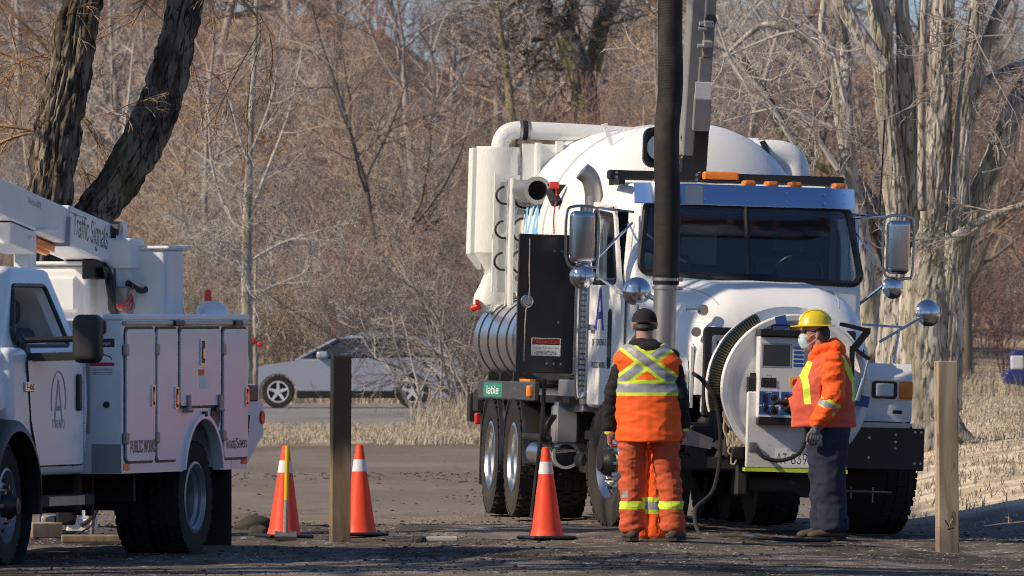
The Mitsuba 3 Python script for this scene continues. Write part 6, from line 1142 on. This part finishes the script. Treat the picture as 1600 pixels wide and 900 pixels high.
# the small cone and white dome on the bucket truck
world(BT @ trm(-1.0, .93, 1.70) @ np.diag([.72, .72, .72, 1.]) @ trm(0, 0, -.40))
k = thing('traffic_cone', 'small traffic cone carried on the bucket truck service body', 'traffic cone', 'orange traffic cones')
put('cone', cs, 'mat_cone', k, 40); put('collar', mv(cc, 0, 0, .0), 'mat_cone_white', k, 40); put('tip', ct, 'mat_cone', k, 40); put('base', cb, 'mat_black', k)
world(BT)
hh = thing('helmet', 'white helmet lying on top of the bucket truck service body', 'helmet')
put('shell', lathe([(.12, 1.735), (.118, 1.76), (.105, 1.80), (.07, 1.83), (.001, 1.845)], 'z', 28, (-.88, 1.0, 0)), 'mat_white', hh, 40); put('rim', lathe([(.12, 1.73), (.135, 1.732), (.135, 1.738), (.12, 1.745)], 'z', 28, (-.88, 1.0, 0)), 'mat_white', hh)
# ------------------------------------------------------------------ sledgehammer
Y = 87.6; x = (446-800)/F*Y; world(trm(x, Y, zg(x, Y)) @ rotm((0, 1, 0), 1.2)); k = thing('sledgehammer', 'sledgehammer standing on its head in front of a traffic cone, yellow handle up', 'hammer')
put('head', tf(cat(tube([(-.08, 0, .04), (.08, 0, .04)], .036, 8), pipe((-.085, 0, .04), (-.06, 0, .04), .042, .03, 8), pipe((.06, 0, .04), (.085, 0, .04), .042, .03, 8)), np.eye(4)), 'mat_steel', k, False)
put('handle', tube([(0, 0, .03), (0, 0, .35), (0, 0, .74)], [.016, .017, .019], 10), 'mat_hat', k); put('neck', tube([(0, 0, .06), (0, 0, .32)], [.021, .019], 10), 'mat_grey', k)
# ------------------------------------------------------------------ posts
def wood(dark, light, tar):
    def fn(p, n, uv):
        g = fb(p.x*26+fb(p.z*1.3, p.x*4, 0, 2)*3, p.y*26, p.z*1.2, 4); kn = sstep(.78, .84, nz(p.x*14, p.y*14, p.z*5))
        c = mx(dark, light, sstep(.25, .75, g)); c = mx(c, (.06, .04, .025), kn*.7)
        c = mx(c, (.10, .08, .06), sstep(.25, .02, p.z+(fb(p.x*9, p.y*9, p.z*5, 3)-.5)*.25)*.6)
        return mx(c, (.012, .011, .010), sstep(.50, .80, p.z+(fb(p.x*8, p.y*8, p.z*2.5, 3)-.5)*.35)*.97) if tar else c
    return mikit.proc(fn)
mat('mat_wood', prin(wood((.23, .17, .11), (.43, .345, .25), False), .8)); mat('mat_wood_tar', prin(wood((.15, .10, .055), (.28, .20, .12), True), .75))
def post(px, Y, top, w, m, label, lean):
    x = (px-800)/F*Y; z0 = zg(x, Y); h = HC+(HY-top)/F*Y-z0; world(trm(x, Y, z0) @ rotm((0, 1, 0), lean) @ rotm((0, 0, 1), 9)); k = thing('wooden_post', label, 'post')
    put('timber', bx(-w/2, w/2, -w/2, w/2, -.3, h, .006), m, k, False); return k
post(531, 87.4, 556, .145, 'mat_wood_tar', 'square wooden post painted black on its upper half beside the cones', .35)
pk = post(1480, 86.5, 564, .155, 'mat_wood', 'square bare timber post at the right, in front of the big tree', -.4)
put('carved_mark', cat(*[tube([(a, -.0795, b), (c, -.0795, d)], .006, 4) for a, b, c, d in ((-.03, .25, .0, .20), (0, .20, .03, .26), (-.01, .18, .04, .19))]), 'mat_ink', pk)
# far stump post
Y = 258.; x = (1562-800)/F*Y; world(trm(x, Y, float(gz(x, Y)))); k = thing('bollard', 'short weathered wooden bollard far off in the right field', 'bollard'); put('timber', lathe([(.10, -.2), (.10, .42), (.085, .46), (.001, .46)], 'z', 16), 'mat_bark_pale', k)
# ------------------------------------------------------------------ boards, pump and tins under the bucket truck
mat('mat_board', prin(wood((.30, .20, .12), (.48, .36, .25), False), .8))
def board(px0, px1, Y, w, h, label, rz):
    xm = ((px0+px1)/2-800)/F*Y; L = abs(px1-px0)/F*Y; world(trm(xm, Y, zg(xm, Y)+.01) @ rotm((0, 0, 1), rz)); k = thing('plank', label, 'plank'); put('timber', bx(-L/2, L/2, -w/2, w/2, 0, h, .008), 'mat_board', k, False)
board(96, 200, 86.2, .28, .055, 'wooden plank lying under the bucket truck beside its rear wheel', 3)
board(40, 90, 87.5, .3, .12, 'thick wooden beam lying behind the bucket truck front wheel', 20)
Y = 89.; x = (108-800)/F*Y; world(trm(x, Y, zg(x, Y))); k = thing('pump', 'small portable pump with black hoses on the ground behind the bucket truck', 'pump')
put('engine', cat(rbx(-.10, .06, -.12, .12, .12, .30, .03), cyl((-.02, -.14, .2), (-.02, -.1, .2), .06, 14), bx(-.14, .10, -.14, .14, .05, .08, .01)), 'mat_black', k); put('housing', rbx(-.02, .16, -.1, .1, .06, .17, .02), 'mat_sign_white', k); put('tank', rbx(-.22, -.10, -.1, .1, .04, .20, .03), 'mat_grey', k)
put('frame', cat(*[tube(smoothpts([(-.22, s*.14, .02), (-.22, s*.14, .28), (-.15, s*.14, .36), (.1, s*.14, .36), (.18, s*.14, .25), (.18, s*.14, .02)], 5), .012, 6) for s in (-1, 1)]), 'mat_steel', k)
put('hose', cat(tube(smoothpts([(.1, -.1, .12), (.2, -.15, .2), (.24, -.15, .35), (.16, -.12, .42), (.08, -.1, .3)], 5), .018, 7), tube(smoothpts([(-.1, -.2, .02), (.05, -.2, .05), (.18, -.2, .12), (.2, -.1, .2)], 5), .008, 5)), 'mat_rubber', k)
Y = 91.; x = (135-800)/F*Y; world(trm(x, Y, zg(x, Y))); k = thing('bottle', 'clear plastic jug with yellow cap lying behind the bucket truck', 'bottle'); put('jug', rbx(-.09, .09, -.08, .08, .02, .26, .04), 'mat_sign_white', k); put('cap', tf(cyl((-.10, -.082, .18), (-.10, -.10, .18), .05, 14), np.eye(4)), 'mat_yellow', k); put('strap', bx(.02, .08, -.084, -.08, .13, .20), 'mat_blue', k)
# stones of a broken kerb
def rock(px, Y, s, label, seed, cat_='stone'):
    t = trimesh.creation.icosphere(subdivisions=3); v = np.array(t.vertices); v = v*(1+.5*(meshkit.fbm(v*1.3+seed, 3, seed)-.5))[:, None]*np.array(s); v[:, 2] = np.maximum(v[:, 2], -s[2]*.4)
    x = (px-800)/F*Y; world(trm(x, Y, zg(x, Y)+s[2]*.25)); k = thing('rock', label, cat_); put('stone', (v, t.faces), 'mat_grit_dark', k, 25)
rock(395, 92.5, (.16, .16, .09), 'broken grey stone behind the bucket truck rear wheel', 3); rock(405, 90.5, (.09, .09, .07), 'round dark stone left of the cone with the sledgehammer', 8)
rock(655, 87.6, (.05, .07, .04), 'small stone at the left end of the flat slab on the ground', 5); rock(515, 88, (.05, .05, .04), 'small stone beside the foot of the dark post', 9)
Y = 87.7; x = (690-800)/F*Y; world(trm(x, Y, zg(x, Y)+.01)); k = thing('slab', 'flat pale slab lying on the dirt between post and cone', 'stone'); put('stone', bx(-.13, .13, -.1, .1, -.01, .035, .012), 'mat_grit_pale', k)
# thin water hose running over the ground by the workers
zz = lambda x, y: zg(x, y)+.018
pts = [VT[:3, :3] @ np.array(q)+VT[:3, 3] for q in ((1.3, -.72, 1.28), (1.55, -.68, 1.22), (1.72, -.60, 1.05), (1.78, -.56, .7), (1.85, -.62, .35))]
gp = [(1.50, 90.9), (1.58, 90.2), (1.70, 89.4), (1.85, 89.0), (2.15, 89.0), (2.5, 89.3)]
world(np.eye(4)); k = thing('water_hose', 'thin black hose looping from the truck front down to the ground between workers', 'hose')
put('hose', tube(smoothpts(pts+[np.array([1.47, 91.3, .18])]+[np.array([a, b, zz(a, b)]) for a, b in gp], 8), .017, 8), 'mat_rubber', k)
put('nozzle', cyl((1.80, 88.98, zz(1.8, 89)+.005), (1.98, 88.98, zz(1.98, 89)+.005), .022, 10), 'mat_steel', k)
# ------------------------------------------------------------------ cars in the distance
mat('mat_car_blue', prin((.40, .43, .52), .32, .25, coat=1.0)); mat('mat_car_glass', prin((.03, .035, .04), .08, coat=1.0))
mat('mat_car_rim', prin((.68, .69, .71), .35, .2)); mat('mat_car_navy', prin((.02, .03, .16), .3, .2, coat=1.0))
def car_body(side_pts, W, tumble, M, body, glass, name, label, wheels, roofz, belt, wr=.32):
    world(M); k = thing(name, label, 'car')
    return k
Y = 226.; px0 = 373; s_ = F/Y; X0 = (px0-800)/s_; Zg = float(gz(X0+2, Y))
CM = np.eye(4); CM[:3, 0] = (1, 0, 0); CM[:3, 1] = (0, 1, 0); CM[:3, 3] = (X0, Y, Zg); world(CM)
ck = thing('parked_car', 'silvery blue car on the far road, half hidden by bare brush', 'car')
# profile: x from the nose backwards (to the right), z
low = [(.0, .30), (-.02, .45), (.02, .62), (.14, .74), (.55, .86), (1.05, .93), (1.35, .965)]
prof = low+[(2.0, .98), (3.2, 1.0), (4.0, 1.0), (4.35, .98), (4.42, .8), (4.45, .5), (4.40, .28), (4.1, .2), (.3, .2)]
pb = Polygon(prof).difference(Point(.78, .31).buffer(.37, quad_segs=10)).difference(Point(3.45, .31).buffer(.37, quad_segs=10))
def carpanel(poly, ys_):
    ms = []
    for (a, b, ins) in ys_: ms.append(prism(poly.buffer(-ins), a, b, 'y'))
    return cat(*ms)
put('body', carpanel(pb, ((0.05, 1.72, 0), (.02, .05, .012), (0, .02, .035), (1.72, 1.75, .02))), 'mat_car_blue', ck, 30)
gh = hull([(x, y, z) for x, z, i in ((1.15, .95, .10), (1.95, 1.38, .26), (2.4, 1.455, .28), (3.0, 1.455, .28), (3.6, 1.36, .26), (4.25, 1.0, .12)) for y in (i, 1.77-i)])
put('cabin', gh, 'mat_car_glass', ck, 30)
put('roof', cat(hull([(x, y, z) for x, z, i in ((1.98, 1.385, .27), (2.4, 1.475, .29), (3.0, 1.475, .29), (3.65, 1.36, .27)) for y in (i-.015, 1.77-i+.015)]+[(2.4, .5, 1.49), (2.4, 1.27, 1.49), (3.0, .5, 1.49), (3.0, 1.27, 1.49)])), 'mat_car_blue', ck, 30)
P_ = lambda x, z, o=.0: (x, .085+(z-.95)*.40-.012-o, z)
put('pillars', cat(tube([P_(1.13, .95), P_(1.95, 1.385)], .03, 6), tube([P_(3.62, 1.36), P_(4.25, 1.0)], .06, 6), tube([P_(1.2, .955), P_(4.2, 1.0)], .02, 6)), 'mat_car_blue', ck)
put('door_pillar', tube([P_(2.72, .97, .01), P_(2.70, 1.42, .01)], .03, 6), 'mat_black', ck)
put('window_trim', tube([P_(1.45, .99, .01), P_(1.48, 1.06, .01), P_(2.0, 1.34, .01), P_(2.5, 1.40, .01), P_(3.3, 1.36, .01), P_(3.9, 1.05, .01), P_(1.45, .99, .01)], .012, 5), 'mat_black', ck)
put('mirror', rbx(1.55, 1.78, -.14, .06, .98, 1.13, .05), 'mat_car_blue', ck); put('side_skirt', bx(1.15, 3.1, -.005, .1, .20, .36, .02), 'mat_black', ck)
put('headlight', hull([(x, y, z) for x, y, z in ((.0, .1, .60), (.02, .02, .66), (.34, -.012, .70), (.30, -.012, .63), (.05, .05, .58), (.12, .1, .75))]), 'mat_lens', ck); put('turn_signal', hull([(.12, -.008, .62), (.33, -.016, .70), (.30, -.016, .62), (.14, -.006, .58), (.12, .05, .62), (.3, .05, .7)]), 'mat_amber', ck)
puts('door_handle', [rbx(2.35, 2.55, -.02, .01, .82, .85, .01), rbx(3.3, 3.5, -.02, .01, .84, .87, .01)], 'mat_car_blue', ck)
for wx in (.78, 3.45):
    wk = put('wheel', lathe([(.20, .14), (.30, .14), (.325, .10), (.325, -.07), (.30, -.10), (.215, -.10), (.20, -.08)], 'y', 36, (wx, .13, .325)), 'mat_rubber', ck, 30)
    put('rim', cat(pipe((wx, .02, .325), (wx, .2, .325), .215, .19, 32), cyl((wx, .03, .325), (wx, .1, .325), .06, 14), *[tf(hull([(-.035, 0, .04), (.035, 0, .04), (-.022, -.012, .2), (.022, -.012, .2), (-.035, .05, .04), (.035, .05, .04), (-.022, .03, .2), (.022, .03, .2)]), trm(wx, .04, .325) @ rotm((0, 1, 0), 72*q)) for q in range(5)]), 'mat_car_rim', wk, 30)
    put('brake', cyl((wx, .12, .325), (wx, .18, .325), .19, 24), 'mat_black', wk)
# car at the right edge: only its nose shows
Y = 240.; s_ = F/Y; X0 = (1578-800)/s_; world(trm(X0, Y, float(gz(X0+1, Y)))); ck = thing('parked_car', 'dark blue vehicle far off, cut by the right edge of the picture', 'car')
pb = Polygon([(0, .30), (.0, .52), (.05, .60), (.05, .92), (.12, 1.0), (1.2, 1.1), (1.7, 1.55), (3.2, 1.6), (4.4, 1.5), (4.6, .9), (4.6, .3), (.3, .25)]).difference(Point(.95, .34).buffer(.42)).difference(Point(3.6, .34).buffer(.42))
put('body', prism(pb, 0, 1.8, 'y'), 'mat_car_navy', ck, 30); put('headlight', cat(rbx(.02, .3, -.02, .3, .60, .90, .04)), 'mat_lens', ck); put('bumper', rbx(-.10, .5, -.03, 1.83, .30, .56, .06), 'mat_car_navy', ck)
put('window', prism([(1.4, 1.12), (1.75, 1.48), (3.1, 1.52), (3.2, 1.12)], -.01, .0, 'y'), 'mat_car_glass', ck)
for wx in (.95, 3.6): put('wheel', cat(lathe([(.001, -.1), (.22, -.1), (.24, -.08), (.33, -.1), (.36, -.06), (.36, .1), (.001, .1)], 'y', 28, (wx, .10, .36))), 'mat_rubber', ck)
# red ribbon on a stake by the far road
Y = 212.; x = (398-800)/F*Y; world(trm(x, Y, float(gz(x, Y)))); k = thing('sapling', 'thin staked sapling with a red ribbon behind the car', 'sapling'); put('stem', tube([(0, 0, -.1), (.02, 0, .9), (.0, 0, 1.8), (.03, 0, 3.0)], [.05, .045, .035, .012], 8), 'mat_bark_pale', k)
put('ribbon', cat(rbx(-.16, -.06, -.05, .05, 1.42, 1.50, .03), rbx(-.14, .02, -.07, .03, 1.30, 1.42, .03), rbx(.04, .14, -.05, .05, 1.24, 1.34, .03)), 'mat_red', k)

_STUFF = ('tread', 'lug_nuts', 'hand_holes', 'guard_holes', 'hose_ribs', 'rope_bundle', 'visor_rivets', 'roof_bar_bolts', 'bumper_bolts', 'door_screws')
for k in list(scene):
    if k.split('__')[-1].rstrip('0123456789').rstrip('_') in _STUFF: lab(k, kind='stuff')
